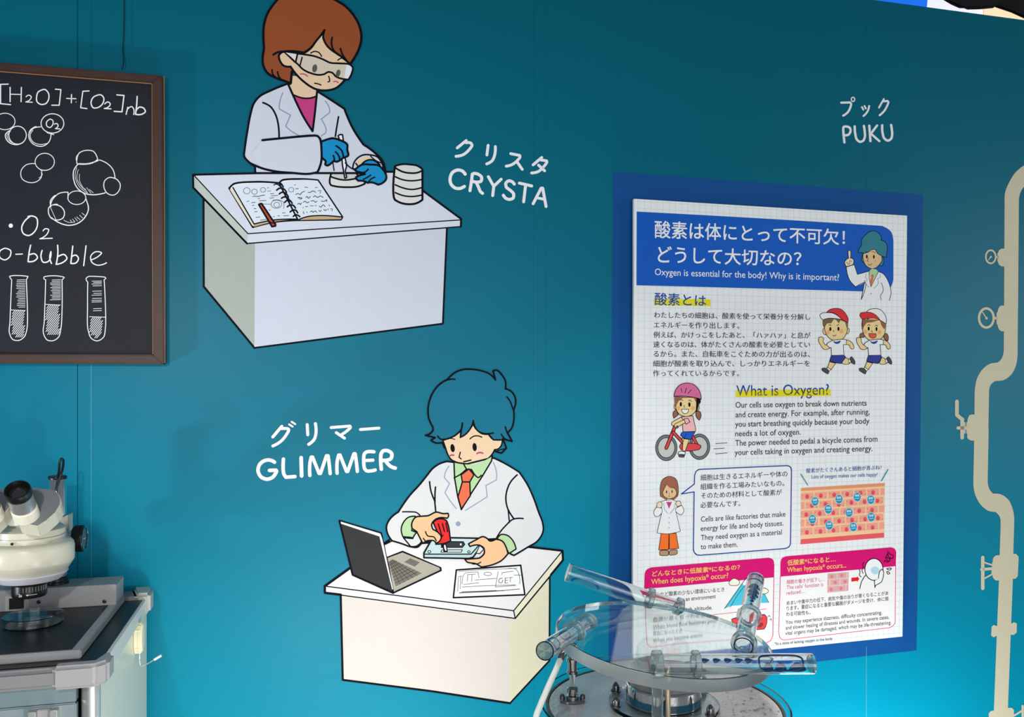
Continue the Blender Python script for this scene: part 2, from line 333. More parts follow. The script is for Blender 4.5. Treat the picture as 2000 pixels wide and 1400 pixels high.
# ---- flat print: each line is one printed shape; V sets the tracing frame, @ starts a part ----
WOMAN = '''
V 430 0 4
@ coat
O coat 15 525,655! 400,705 300,760 262,810 240,880 215,1010 190,1180 187,1215 230,1270 272,1300! 275,1352! 1290,1352! 1275,1270 1210,1195 1120,1130! 1040,1010 970,850! 880,790 770,720! 720,712! 545,655!
S ink 13 335,802 390,830 435,900 455,980 460,1080
S ink 12 925,912 912,985 900,1065
S slate 9 490,725 465,800 462,850! 550,900! 512,985! 550,1020 615,1058
S slate 9 820,790 855,850 855,880! 790,930! 828,1015 822,1040! 790,1062
@ neck
F skin 545,590! 552,650! 580,745 670,768 754,745! 756,690! 650,600!
@ shirt
F magenta 575,745! 665,768 752,748! 740,900 722,1025! 650,900 600,810
S ink 12 575,742 620,760 665,768 710,765 755,750
S ink 15 530,655 570,745 600,810 655,920 722,1025! 738,900 757,712
@ hair
O hairbrown 17 552,650! 490,628 430,605 370,570 337,510 332,450 342,380 338,300 342,200 368,110 420,30 470,-25 560,-75 680,-88 800,-50 900,0 980,50 1050,130 1090,210 1103,300 1085,380 1050,450 1012,505! 800,560! 560,560!
S ink 12 405,545 412,580 440,608
S ink 12 448,560 455,590 480,625
@ face
O skin 15 490,405! 600,405 655,412 705,380 750,320 795,265 815,235! 805,290 830,350 885,402! 930,430 970,462! 1005,490! 1012,560 960,640 900,690 830,706 760,700 650,635 590,575 550,520! 500,515 465,470 460,430
S ink 15 415,428 450,408 500,402 580,400 650,410
S ink 14 815,235 790,270 750,320 700,380 650,412
S ink 13 875,292 870,340 885,390 925,430
S ink 13 940,380 955,425 985,468
S ink 9 708,415 735,402 770,410 792,440
S ink 9 920,470 945,455 985,465
S magenta 9 628,578 655,578 683,596
S magenta 9 888,638 905,635 922,645
S ink 9 848,596 855,620 855,635! 843,640
S ink 9 738,650 765,655 787,664
@ goggles
O lens 13 502,405! 600,418 655,425 740,440 800,462 860,490 930,495 1015,505 1035,525 1030,565 1002,622! 950,615 905,598 875,568 845,562 815,578 780,585 710,572 645,540 605,500 580,480!
F strap 512,410! 595,422! 585,470!
F lensblue 985,510! 1012,512 1028,530 1022,565 998,612! 970,608!
S ink 12 605,420 590,485
S ink 10 640,448 625,508
E lenseye 739,534 19 32 10
E lenseye 922,572 17 29 15
V 600 200 10
@ cuff
O coat 28 890,1300! 905,1200 990,1080 1100,1025 1230,1025 1370,1065 1440,1150 1490,1290! 1300,1290!
F skin 950,1190! 1040,1095 1180,1045! 1275,1105! 1120,1130 1000,1230!
S ink 26 950,1190 980,1230
S ink 22 1240,1050 1330,1130 1440,1180
@ pipette
O white 26 605,650! 640,630 690,632! 712,790! 650,790!
@ pipette_tip
O white 26 680,1080! 735,1080! 765,1260 745,1330 765,1470 735,1480! 705,1310 690,1230
S ink 20 500,1160 525,1330
S ink 24 745,1180 870,1290 950,1320
@ glove
O glove 38 275,765! 490,700 540,705 785,830 782,920 798,1040 740,1070 690,1090 640,1130 570,1158 520,1140! 390,1232 355,1215 362,1150 310,1100 280,1070!
S ink 32 565,850 680,950 705,1060
S ink 32 555,965 615,1040 635,1110
S ink 32 510,1040 530,1095 525,1150
@ glove
O glove 30 1060,1215! 1140,1145 1260,1120 1350,1160 1420,1220!
O glove 36 930,1320! 1060,1220 1250,1215 1400,1235 1480,1310 1540,1420 1545,1480 1460,1580 1380,1605! 1250,1560 1180,1570! 1120,1540 1000,1530! 950,1480 1130,1400! 1010,1370
S ink 30 1190,1305 1120,1365 1010,1352
S ink 26 1240,1420 1160,1470 1100,1500
S ink 26 1320,1460 1240,1500 1200,1550
V 430 0 4
@ sleeve
F coat 330,1098! 760,1066! 790,1180 785,1275 760,1345! 560,1348 300,1290 240,1200!
S ink 16 330,1095 460,1082 760,1062 778,1080 792,1180 788,1270 760,1345! 700,1357 560,1350 430,1338 330,1315 240,1278
'''
DESK_A = '''
V 360 320 4
@ desk_side
F deskside 148,265! 152,958! 555,1440! 555,600!
L ink 15 150,265 152,958 548,1437
@ desk_front
F deskfront 552,600! 548,1440! 2020,1250! 2050,480!
L ink 13 548,1437 2020,1248 2052,480
@ desk_top
F desktop 68,85! 1640,62! 1850,200! 2165,430! 2160,485! 490,622! 68,185!
F deskedge 78,95! 497,545! 490,618! 74,185!
L ink 8 78,92 497,545 2155,438
L ink 9 75,188 490,622 2158,490
L ink 14 490,622 70,185 68,85 700,70 1640,62 1850,200 2162,430 2160,490
@ notebook
O paper 13 350,190! 380,160 560,140 740,150! 760,130 900,118 1045,128! 1235,415! 1225,435! 900,440! 700,455 535,495!
F tan 540,478! 560,468! 700,440 870,432! 700,452 545,492!
F tan 905,428! 1000,408 1230,415! 1225,432! 905,438!
F cream 355,200! 372,195! 545,470! 533,485!
F pageblue 385,180! 560,148 740,158! 885,430! 700,432 550,468!
F pageblue 745,155! 900,125 1042,132! 1228,412! 1050,402 900,428!
L ink 9 380,185 545,470
S ink 9 545,470 700,438 885,432
S ink 9 900,432 960,412 1050,404 1232,415
L ink 12 740,150 888,438
S ink 8 700,165 720,158 745,175
S ink 12 725,150 755,155 772,180
S ink 12 722,205 745,190 780,198 798,222
S ink 12 742,235 762,222 795,232 812,258
S ink 12 760,268 780,258 810,268 825,292
S ink 12 785,300 805,285 830,290 842,308
S ink 12 805,335 825,322 852,325 868,345
S ink 12 828,375 845,362 870,362 885,382
S ink 12 852,410 868,398 885,400 902,412
@ notebook_writing
C pencil 4 488,210 26 24
C pencil 4 548,217 22 20
C pencil 4 615,203 20 18
C pencil 4 835,202 20 18
C pencil 4 720,315 42 32
C pencil 4 722,320 22 20
S pencil 4 775,350 775,300 740,282 690,285
L pencil 5 648,188 658,186
L pencil 4 650,212 675,212
S pencil 6 535,255 550,252 570,255 600,248 628,244
L pencil 5 672,234 700,232
L pencil 5 680,250 730,246
L pencil 5 668,268 700,264
L pencil 5 490,295 505,290
L pencil 5 575,272 590,270
L pencil 5 525,303 555,300
L pencil 5 585,288 640,286
L pencil 4 610,312 680,316
L pencil 5 530,325 545,324
L pencil 5 545,350 560,349
L pencil 5 550,374 570,372
L pencil 5 560,418 592,415
L pencil 5 595,440 640,434
L pencil 5 660,362 672,360
L pencil 5 765,384 788,383
L pencil 5 775,406 815,404
L pencil 5 730,406 745,405
L pencil 5 695,412 705,412
L pencil 5 868,195 892,193
L pencil 5 940,182 965,184
L pencil 5 1022,185 1040,184
L pencil 5 860,165 870,163
S pencil 6 870,240 890,232 905,240 920,222 940,215
S pencil 6 968,222 990,220 1000,212 1025,222
S pencil 5 1045,210 1065,208 1060,230
S pencil 6 885,265 900,262 920,268 905,275 895,262
S pencil 6 950,262 960,255 968,268 985,255
S pencil 6 1008,258 1022,250 1040,262 1060,252 1085,262
S pencil 6 885,315 900,308 905,318 915,305
S pencil 6 930,300 945,292 958,304 975,295
S pencil 6 990,292 1010,288 1025,300 1035,290
S pencil 6 1070,290 1095,292 1112,280 1112,295
L pencil 5 925,345 930,340
L pencil 5 945,335 965,333
L pencil 5 985,328 1008,328
L pencil 5 1022,326 1032,325
S pencil 6 1055,330 1065,338 1085,320 1100,335
L pencil 5 1128,320 1138,330
S pencil 5 935,372 928,380 938,390
L pencil 5 955,375 962,380
S pencil 6 985,375 998,368 1005,378 1020,368 1035,378
S pencil 6 1052,362 1060,372 1070,362
S pencil 6 1090,355 1102,365 1110,355
L pencil 5 1122,350 1124,362
S pencil 5 1140,352 1156,352 1152,368
@ red_pen
O redpen 13 582,318! 600,310 620,335 690,440 712,470! 712,485! 685,490!
L ink 8 670,455 712,470
@ dish
O dishgrey 13 1142,95! 1145,165 1180,175 1270,182 1360,175 1410,155! 1405,90!
O dishtop 12 1142,90 1160,68 1240,60 1340,72 1360,100 1300,122 1200,118
@ petri_stack
O stackgrey 15 1645,20! 1645,280 1680,300 1750,315 1820,305 1860,280! 1860,50!
S ink 11 1648,100 1700,122 1780,132 1855,122
S ink 11 1648,163 1700,185 1780,200 1855,185
S ink 11 1648,224 1700,245 1780,255 1855,243
O stacktop 13 1645,22 1690,5 1760,5 1830,20 1860,48 1830,66 1770,72 1690,55
'''
MAN = '''
V 740 700 5
@ hair
O hairteal 16 670,205! 740,140 820,108 900,105 1000,120 1080,150 1140,210! 1115,120! 1150,115 1200,160 1235,220 1235,295! 1290,320 1330,380 1335,440 1315,500! 1318,600 1290,690 1255,725! 1300,808! 1210,785! 1245,875! 1195,925! 1120,900! 1050,960! 800,960! 640,870! 620,820! 560,825 510,800! 550,772! 455,750! 500,735 530,690 525,665! 490,590 480,520 490,430 530,330 590,255
S ink 15 670,210 700,202 742,203
S ink 14 1250,375 1280,415 1305,480 1318,510
S ink 14 1235,668 1250,720
S ink 10 1140,910 1190,890 1240,880
@ face
O skin 13 625,800! 680,780 740,755 800,705! 795,770! 840,745 890,690 920,640! 950,690 1010,735 1070,740! 1120,795! 1205,795! 1195,850 1160,885 1130,890! 1105,935 1050,990 980,1020 880,1035 780,1020 700,980 670,930 650,870
S ink 14 575,758 600,785 650,788 720,765 780,720 810,680 815,630
S ink 14 815,632 805,700 795,770! 840,745 890,690 915,640 922,605! 930,645 960,700 1020,732 1060,735 1118,727
S ink 11 1070,740 1115,790 1160,797 1205,795
S ink 13 1195,738 1225,780 1300,805
S ink 9 640,797 690,780 742,790
S ink 11 890,785 920,762 965,755 1005,768
E ink 720,875 21 40 -8
E ink 935,865 21 40 -5
S magenta 16 698,948 712,942 730,944
S magenta 16 957,928 985,918 1015,925
S ink 11 795,915 783,965! 803,980
S ink 12 828,1008 898,992
V 740 880 5
@ coat
O coat2 15 665,105! 590,130 520,180 480,230 400,330 300,440 190,600! 110,665 75,740 85,810 130,880! 230,910 300,935 380,940 415,905! 480,900! 700,880! 960,870! 1150,860! 1290,1010! 1320,1022! 1440,950 1560,870 1605,780 1600,710 1560,600 1510,460 1450,330 1370,210! 1240,130 1130,75! 1100,70! 860,130!
S ink 12 232,597 300,597 370,605 400,630
S ink 14 495,303 510,400 545,490! 555,590
S ink 14 553,355 548,420 548,500
S ink 14 1350,237 1290,300 1250,390 1240,470 1260,570 1320,665
S ink 12 1262,575 1275,700
S ink 13 1410,663 1370,660 1310,670 1240,730 1180,800 1150,850
S slate 10 685,150 650,210 640,265! 690,320! 645,410! 690,480 755,565
S slate 10 1118,115 1150,220 1148,285! 1045,340! 1058,450! 980,500 845,583
E slate 774,714 24 24 0
@ shirt
F shirtgreen 728,115! 850,135 1000,110 1105,55! 1100,100 1010,250 805,575! 770,450 740,270!
L ink 13 733,110 740,270 770,450 805,575 900,420 1010,250 1100,100 1108,50
S ink 12 735,265 790,235 855,180! 830,135
S ink 12 855,180 905,185! 975,262 1000,240
@ tie
O tie 12 880,178! 928,235! 888,305! 815,305! 803,235!
O tie 12 815,305! 888,305! 893,440! 805,572! 772,450!
@ cuff
O shirtgreen 12 355,640! 290,650 240,700 218,770 235,840! 300,845 350,850 375,800! 320,780!
@ cuff
O shirtgreen 12 1155,860! 1190,820 1250,825 1310,880 1340,960! 1270,1005! 1220,900!
@ cuff_fold
O coat2 12 240,850! 330,858! 370,800 415,890! 370,930 310,935!
@ table_line
S ink 12 60,915 130,880
'''
DESK_B = '''
V 620 1000 4
@ desk_side
F deskside2 1503,820! 1505,1490! 1810,1160! 1815,500!
L ink 12 1815,490 1812,1160 1505,1492
@ desk_front
F deskfront2 183,640! 198,1310! 1505,1492! 1503,830!
L ink 15 182,645 198,1310 890,1398 1505,1492
@ desk_top
F desktop2 58,575! 250,440! 560,215! 1200,215! 1650,270! 1915,300! 1918,375! 1545,830! 183,645! 58,630!
F deskedge2 1910,310! 1915,375! 1545,828! 1533,770!
L ink 8 60,578 1533,770 1908,310
L ink 8 183,648 1545,830
L ink 8 1533,770 1545,830
L ink 10 1545,830 1918,378
L ink 17 560,220 250,440 58,578 58,630 183,645
L ink 15 1620,268 1915,302 1918,375 1825,488
@ paper
O paperwhite 11 1085,452! 1588,415! 1620,645! 1062,668!
S pencil 4 1100,465 1200,455 1400,445 1560,438
S pencil 4 1130,560 1145,485 1160,475 1255,468
L pencil 4 1255,470 1262,512
L pencil 4 1175,490 1170,540
L pencil 4 1208,485 1205,540
L pencil 4 1170,488 1235,484
L pencil 4 1140,565 1262,552
C pencil 4 1330,482 30 13
L pencil 4 1230,530 1395,518
L pencil 4 1412,465 1390,585
L pencil 4 1390,585 1550,572
L pencil 4 1440,490 1445,472
L pencil 4 1445,472 1530,462
S pencil 4 1480,442 1555,450 1572,480 1580,560
L pencil 4 1535,492 1590,492
S pencil 5 1445,515 1420,525 1418,548 1440,550 1448,530
L pencil 5 1468,515 1465,555
L pencil 4 1465,515 1490,512
L pencil 4 1465,533 1488,532
L pencil 4 1465,555 1488,552
L pencil 4 1498,512 1525,508
L pencil 4 1508,510 1505,545
L pencil 4 1130,585 1300,575
L pencil 4 1300,575 1545,568
L pencil 4 1102,505 1095,620
L pencil 4 1102,505 1130,500
L pencil 4 1120,502 1115,600
L pencil 7 1110,630 1300,622
L pencil 7 1300,622 1460,612
L pencil 5 1130,622 1400,612
L pencil 5 1460,612 1580,600
@ laptop
O laptoptop 12 545,355! 665,308! 962,435! 965,455! 590,632!
F laptopbody 548,358! 665,315! 955,435! 600,595!
F keys 590,368! 815,478! 612,580! 555,390!
F touchpad 678,390! 725,360! 800,392! 760,425!
'''
for _k in range(6):
    _t=(_k+.7)/7
    DESK_B += 'L keygap 4 %d,%d %d,%d\n' % (590-35*_t, 368+22*_t+_t*190-_t*0, 815-203*_t, 478+102*_t) if False else ''
for _k in range(1,6):
    _t=_k/6
    DESK_B += 'L keygap 4 %.0f,%.0f %.0f,%.0f\n' % (590-(590-555)*_t, 368+22*_t, 815-203*_t, 478+102*_t)
for _k in range(1,8):
    _t=_k/8
    DESK_B += 'L keygap 4 %.0f,%.0f %.0f,%.0f\n' % (590+225*_t, 368+110*_t, 555+57*_t, 390+190*_t)
DESK_B += '''
@ laptop_lid
O laptopdark 14 172,68! 498,165! 592,632! 275,490!
F white 182,74! 492,168! 508,215! 590,600! 584,606! 484,190! 184,90!
V 740 880 5
@ circuit_board
O board 14 520,860! 700,850! 970,855! 1000,930! 920,1040! 880,1052! 440,1045! 440,1000!
F board2 530,868! 965,862! 990,925! 900,1005! 460,1005!
L ink 10 450,1010 900,1010 975,925
O chip 8 610,885! 825,888! 840,915! 815,945! 610,945!
E white 800,915 9 11 0
O white 8 615,970! 815,968! 805,990! 605,990!
C ink 7 493,987 15 12
C ink 7 879,988 13 11
@ screwdriver
O white 10 630,915! 655,915! 668,980! 635,985!
S ink 12 620,925 645,985
O driver 13 530,700! 570,670 630,668 660,685 675,720 692,820! 700,880! 640,905 555,912! 600,850! 570,790!
S ink 11 580,715 615,830
S ink 11 620,710 640,790
L ink 11 655,705 672,790
L ink 9 600,860 630,825
@ left_hand
O skin2 13 325,760! 320,720 360,650 420,640 480,635 560,600 630,615 675,612! 680,640 665,660! 590,655 540,680 515,720 530,770! 580,800 608,840 600,875! 560,900 540,880! 470,880 430,905! 400,850 370,790!
S ink 11 455,790 475,830 540,845 560,880
S ink 11 435,855 470,890 500,885
@ right_hand
O skin2 13 1140,865! 1200,880 1245,950 1260,1005! 1200,1070 1120,1110 1000,1135! 950,1105 860,1085 840,1060! 920,1055 980,1050! 1030,1000 1025,950! 990,925 960,920 890,935! 875,910! 950,870 1020,840 1060,860 1080,880
S ink 10 995,1088 960,1105 915,1105
@ notch
O coat2 9 985,925! 1025,960! 985,1005! 950,1000!
'''
LETTERS_A = '''
V 850 240 8
@ letter
L vinyl 44 345,390 485,275
S vinyl 44 485,310 560,318 575,345 520,430 430,500 325,522
@ letter
L vinyl 44 827,350 808,500
S vinyl 44 940,370 930,500 890,590 805,640
@ letter
S vinyl 44 1180,480 1320,508! 1325,530 1260,610 1180,660 1110,675
L vinyl 44 1280,610 1360,725
@ letter
L vinyl 44 1530,655 1665,540
S vinyl 44 1650,578 1740,592! 1745,610 1690,690 1610,760 1507,782
L vinyl 44 1615,660 1710,748
@ letter
S vinyl 50 468,800 430,755 350,735 270,775 232,870 250,960 310,1015 380,1025 455,992
@ letter
S vinyl 48 543,1058 572,870 580,800! 600,790 680,805 725,850 715,910 665,925 585,912
S vinyl 48 640,925 680,1010 705,1070 740,1100
@ letter
L vinyl 46 830,840 915,990 1030,880
L vinyl 46 915,990 898,1135
@ letter
S vinyl 48 1235,955 1205,920 1150,905 1105,940 1110,1000 1170,1050 1225,1110 1215,1175 1160,1195 1100,1175 1065,1130
@ letter
L vinyl 46 1315,940 1508,985
L vinyl 46 1413,965 1382,1232
@ letter
L vinyl 46 1530,1262 1655,1020 1680,1020 1732,1305
L vinyl 42 1590,1170 1705,1192
'''
LETTERS_B = '''
V 480 790 6.25
@ letter
L vinyl 37 330,395 440,265
S vinyl 37 435,292 520,298 525,310 480,390 420,455 330,505
L vinyl 24 530,242 572,268
L vinyl 24 560,210 604,238
@ letter
L vinyl 38 750,245 757,368
S vinyl 38 850,232 858,340 835,425 768,485
@ letter
S vinyl 36 1042,280 1270,262! 1278,275 1230,325 1175,362
L vinyl 36 1105,342 1205,410
@ letter
L vinyl 36 1400,304 1625,287
@ letter
S vinyl 45 350,702 310,680 240,680 170,730 150,810 190,885 260,910 330,885 375,810 368,800! 290,803
@ letter
S vinyl 44 460,665 466,850 490,886! 600,878
@ letter
L vinyl 46 676,648 682,870
@ letter
S vinyl 42 782,865 785,700 800,640! 815,640! 895,840! 912,840! 985,625! 1005,625! 1020,740 1030,842
@ letter
S vinyl 42 1115,838 1118,680 1135,615! 1150,615! 1230,815! 1245,815! 1320,600! 1335,600! 1350,700 1362,815
@ letter
S vinyl 42 1565,576 1470,580 1448,600 1450,780 1470,805 1580,798
L vinyl 40 1460,682 1552,678
@ letter
S vinyl 44 1655,788 1652,600 1670,570 1740,565 1782,600 1770,660 1710,680 1660,680
S vinyl 44 1710,690 1770,755 1825,775
'''
LETTERS_C = '''
V 1600 150 10
@ letter
S vinyl 42 430,505 600,500! 620,520 600,620 540,710 470,758
C vinyl 22 660,440 33 42
@ letter
L vinyl 34 835,590 862,642
L vinyl 34 885,568 910,620
S vinyl 38 975,570 960,640 920,710 865,765
@ letter
L vinyl 36 1168,600 1262,435
S vinyl 40 1255,478 1335,472! 1350,490 1310,600 1250,690 1180,750
@ letter
S vinyl 46 492,1280 470,1000 480,975! 540,970 600,1000 610,1070 570,1130 490,1140
@ letter
S vinyl 46 693,968 705,1120 740,1230 800,1270 860,1245 890,1180 888,1060 873,960
@ letter
L vinyl 46 978,955 1000,1255
L vinyl 44 1130,950 1010,1110 1175,1255
@ letter
S vinyl 46 1230,945 1240,1110 1270,1200 1340,1245 1400,1215 1425,1130 1420,1040 1405,940
'''
PIPE = '''
V 1840 300 5
@ pipe_line
F pipe 1000,60! 900,70 800,115 720,180 650,290 615,380 610,470! 605,1400! 605,1500! 742,1500! 750,440! 765,380 790,335 830,300 900,270 1000,260!
F pipe 615,930! 575,930 555,945 553,1080 575,1098 615,1100!
L pipe 20 525,1010 560,1010
L pipe 16 548,975 548,1048
V 1840 560 4.6667
F pipe 566,-5! 562,560! 555,620 530,670 500,692! 440,700 380,740 320,830 300,920 296,1000! 294,1405! 420,1405! 428,950! 445,890 490,857! 560,850 630,800 675,710 688,600! 693,-5!
F pipe 570,172! 530,175 512,200 510,370 530,400 570,404!
L pipe 22 475,285 515,285
L pipe 16 504,240 504,335
F pipe 300,1166! 250,1170 235,1200 233,1360 250,1394 300,1400!
L pipe 18 205,1285 240,1285
L pipe 14 228,1240 228,1330
V 1840 840 5
F pipe 455,-10! 445,500! 465,580 500,620! 560,622 640,670 690,770 705,880! 695,1230! 562,1230! 572,900! 560,840 520,797! 460,790 380,730 320,620 305,500! 315,-10!
F pipe 318,30! 248,30! 250,80 275,98 320,100!
F pipe 500,1245! 525,1222! 720,1205! 748,1235! 740,1410! 480,1410! 490,1300!
V 1840 1100 4.6667
F pipe 455,-10! 693,-10! 690,115! 670,140! 645,140! 600,1320! 472,1345! 518,155! 485,155! 462,128!
F pipe 452,575! 472,560! 495,570! 640,545! 655,535! 682,548! 680,630! 655,652! 625,650! 492,662! 470,675! 447,658!
F pipe 425,1410! 425,1365! 445,1345! 475,1340! 600,1318! 635,1315! 655,1335! 655,1410!
L pipe 18 660,1385 725,1345
L pipe 22 735,1300 735,1400
@ gauge
V 1840 300 5
C pipe 17 475,1007 48 64
S pipe 9 455,1038 465,1020 475,1010
E pipe 476,1008 10 11 0
@ gauge
V 1840 560 4.6667
C pipe 22 403,284 67 87
L pipe 10 370,233 403,284
E pipe 404,286 12 12 0
@ lever_valve
L pipe 34 135,1045 135,1168 185,1210
L pipe 34 183,1205 183,1375
L pipe 30 145,1286 240,1286
L pipe 16 205,1240 205,1330
@ wheel_valve
V 1840 840 5
L pipe 34 397,1242 397,1545
L pipe 16 408,1290 500,1320
L pipe 28 385,1360 500,1350
L pipe 16 408,1450 500,1400
'''
CHALK = '''
V 0 100 4.6667
@ chalk_formula
L chalk 10 75,300 5,302 5,478 97,487
L chalk 9 -60,330 -75,460
L chalk 10 92,330 92,460
L chalk 10 195,330 192,460
L chalk 8 95,392 195,394
S chalk 9 238,415 260,400 285,415 270,445 235,462! 295,465
S chalk 11 385,352 350,370 333,420 338,460 375,485 420,475 445,430 440,380 405,348 385,352
L chalk 10 505,346 555,350 540,492 472,492
L chalk 10 652,395 650,470
L chalk 9 607,430 692,433
L chalk 10 812,362 755,365 735,515 792,523
S chalk 11 900,398 850,420 830,475 850,515 895,512 940,470 945,425 920,398 895,398
S chalk 10 955,480 985,462 1005,480 985,510 950,522! 1012,525
L chalk 11 1065,398 1130,403 1112,552 1040,548
S chalk 10 1165,510 1150,575! 1170,520 1200,505 1218,525 1218,577
S chalk 12 1250,412 1245,500 1235,575! 1290,575 1325,550 1310,520 1270,510 1245,535
E chalk 693,463 4 4 0
@ chalk_molecules
C chalk 7 45,640 92 75
C chalk 8 160,765 80 82
S chalk 9 85,725 50,760 70,820 110,845 165,850 210,830
S chalk 5 95,730 65,765 85,815 130,840
C chalk 8 478,658 104 88
S chalk 9 450,622 425,645 430,685 455,695 480,670 480,630 455,618
S chalk 9 495,665 520,660 530,680 505,705! 545,708
S chalk 8 370,690 300,705 262,760 280,820 330,860 400,862 450,820 465,760
S chalk 7 330,685 275,720 262,780 300,845 380,868
S chalk 6 300,720 275,765 300,825 370,850 430,840
L chalk 8 430,742 490,760
C chalk 7 408,1008 88 78
S chalk 7 320,1025 240,1035 192,1090 200,1160 260,1195 330,1190 375,1150 378,1100
S chalk 5 355,1155 385,1120 375,1100
L chalk 5 345,1060 385,1095
V 0 100 4.6667
S chalk 8 700,1000 720,930 790,903 850,912 890,985! 850,1015 780,1030 700,1020 700,1000
S chalk 10 720,1025 800,1025 895,995
S chalk 5 712,940 695,965 700,1010
S chalk 8 905,990 980,1025 1030,1080 1048,1160
S chalk 9 710,1030 675,1080 670,1160 700,1240 770,1295 850,1308 960,1290
S chalk 4 700,1060 685,1140 720,1230 790,1290
S chalk 4 715,1080 700,1150 730,1220 775,1265
S chalk 4 725,1120 725,1180 760,1245
L chalk 4 770,1248 800,1295
L chalk 4 790,1244 830,1295
L chalk 4 815,1260 850,1290
S chalk 8 1048,1160 1000,1150 955,1180 950,1250 985,1300 1040,1310 1085,1270 1095,1210 1060,1165 1040,1155
S chalk 8 620,1285 540,1295 480,1350 460,1400
C chalk 7 700,1335 82 62
L chalk 8 620,1290 620,1340
V 0 400 4.375
S chalk 8 490,-5 450,0 420,20 415,70 440,115 490,130 540,110 550,60 520,15 480,0 430,5
S chalk 9 440,110 500,150 590,175 670,155 730,100 755,40 752,0
S chalk 8 735,-50 752,0
S chalk 8 435,15 430,-30 470,-80
L chalk 4 430,20 480,130
S chalk 4 545,130 590,150 640,145
L chalk 4 600,128 615,150
L chalk 4 620,122 640,145
L chalk 4 640,110 662,138
L chalk 4 655,103 685,128
L chalk 4 680,88 705,112
L chalk 4 700,70 725,90
@ chalk_label
E chalk 92,178 18 18 0
S chalk 11 255,100 210,140 185,200 200,245 245,262 290,235 320,170 310,110 270,95 240,100
S chalk 9 368,222 385,205 415,210 405,245 340,290! 447,285
S chalk 10 45,370 0,395 0,450 40,470 85,440 90,390 50,372
L chalk 9 135,422 192,420
S chalk 11 262,345 250,400 240,485! 290,480 320,450 300,420 255,425
S chalk 11 360,390 350,440 370,490 410,485 435,400! 425,450 440,500
S chalk 11 492,345 495,400 480,508! 540,490 572,455 550,425 500,440
S chalk 11 622,352 605,500! 650,495 670,455 650,430 610,445
L chalk 10 735,350 715,520
S chalk 9 780,470 840,440 868,410 820,400 775,440 785,490 830,515 910,495
'''
import random as _r
_r.seed(5)
_outl=("S chalk 7 240,612 232,628 225,640! 235,1000 230,1060 205,1130 160,1158 110,1150 82,1100 85,1000 100,640! 90,628 82,612 100,606 200,606 240,612",
"S chalk 7 550,618 540,632 530,640! 520,1060 500,1130 455,1160 405,1155 372,1100 378,1000 390,640! 375,630 375,618 400,610 500,608 550,618",
"S chalk 7 905,628 890,640! 900,1060 885,1130 830,1162 780,1140 755,1080 748,860 750,660! 735,630 750,615 830,612 900,620 905,628")
_lev=("L chalk 5 95,898 215,903","L chalk 5 390,850 515,856","L chalk 5 765,955 905,960")
_marks=([640+_i*14.5 for _i in range(17)],[640+_i*13 for _i in range(14)],[650,662,675,690,736,755,770,798,815,828,885,903])
_xx=((160,215),(450,518),(805,868))
for _k,(_x0,_x1,_t) in enumerate(((92,215,905),(385,515,858),(762,880,962))):
    CHALK += '@ chalk_tube\n'+_outl[_k]+'\n'+_lev[_k]+'\n'
    for _y in _marks[_k]: CHALK += 'L chalk 4 %.0f,%.0f %.0f,%.0f\n'%(_xx[_k][0]-_r.random()*22,_y+2,_xx[_k][1],_y)
    for _i in range(21):
        _c=_x0+_i*17; _pts=[]
        for _j in range(11):
            _px=_c-_j*20; _py=_t+_j*25
            if _x0<_px<_x1 and _py<1140-abs(_px-(_x0+_x1)/2)**2/110: _pts.append((_px,_py))
        if len(_pts)>1: CHALK += 'L chalk 5 %.0f,%.0f %.0f,%.0f\n'%(_pts[0]+_pts[-1])
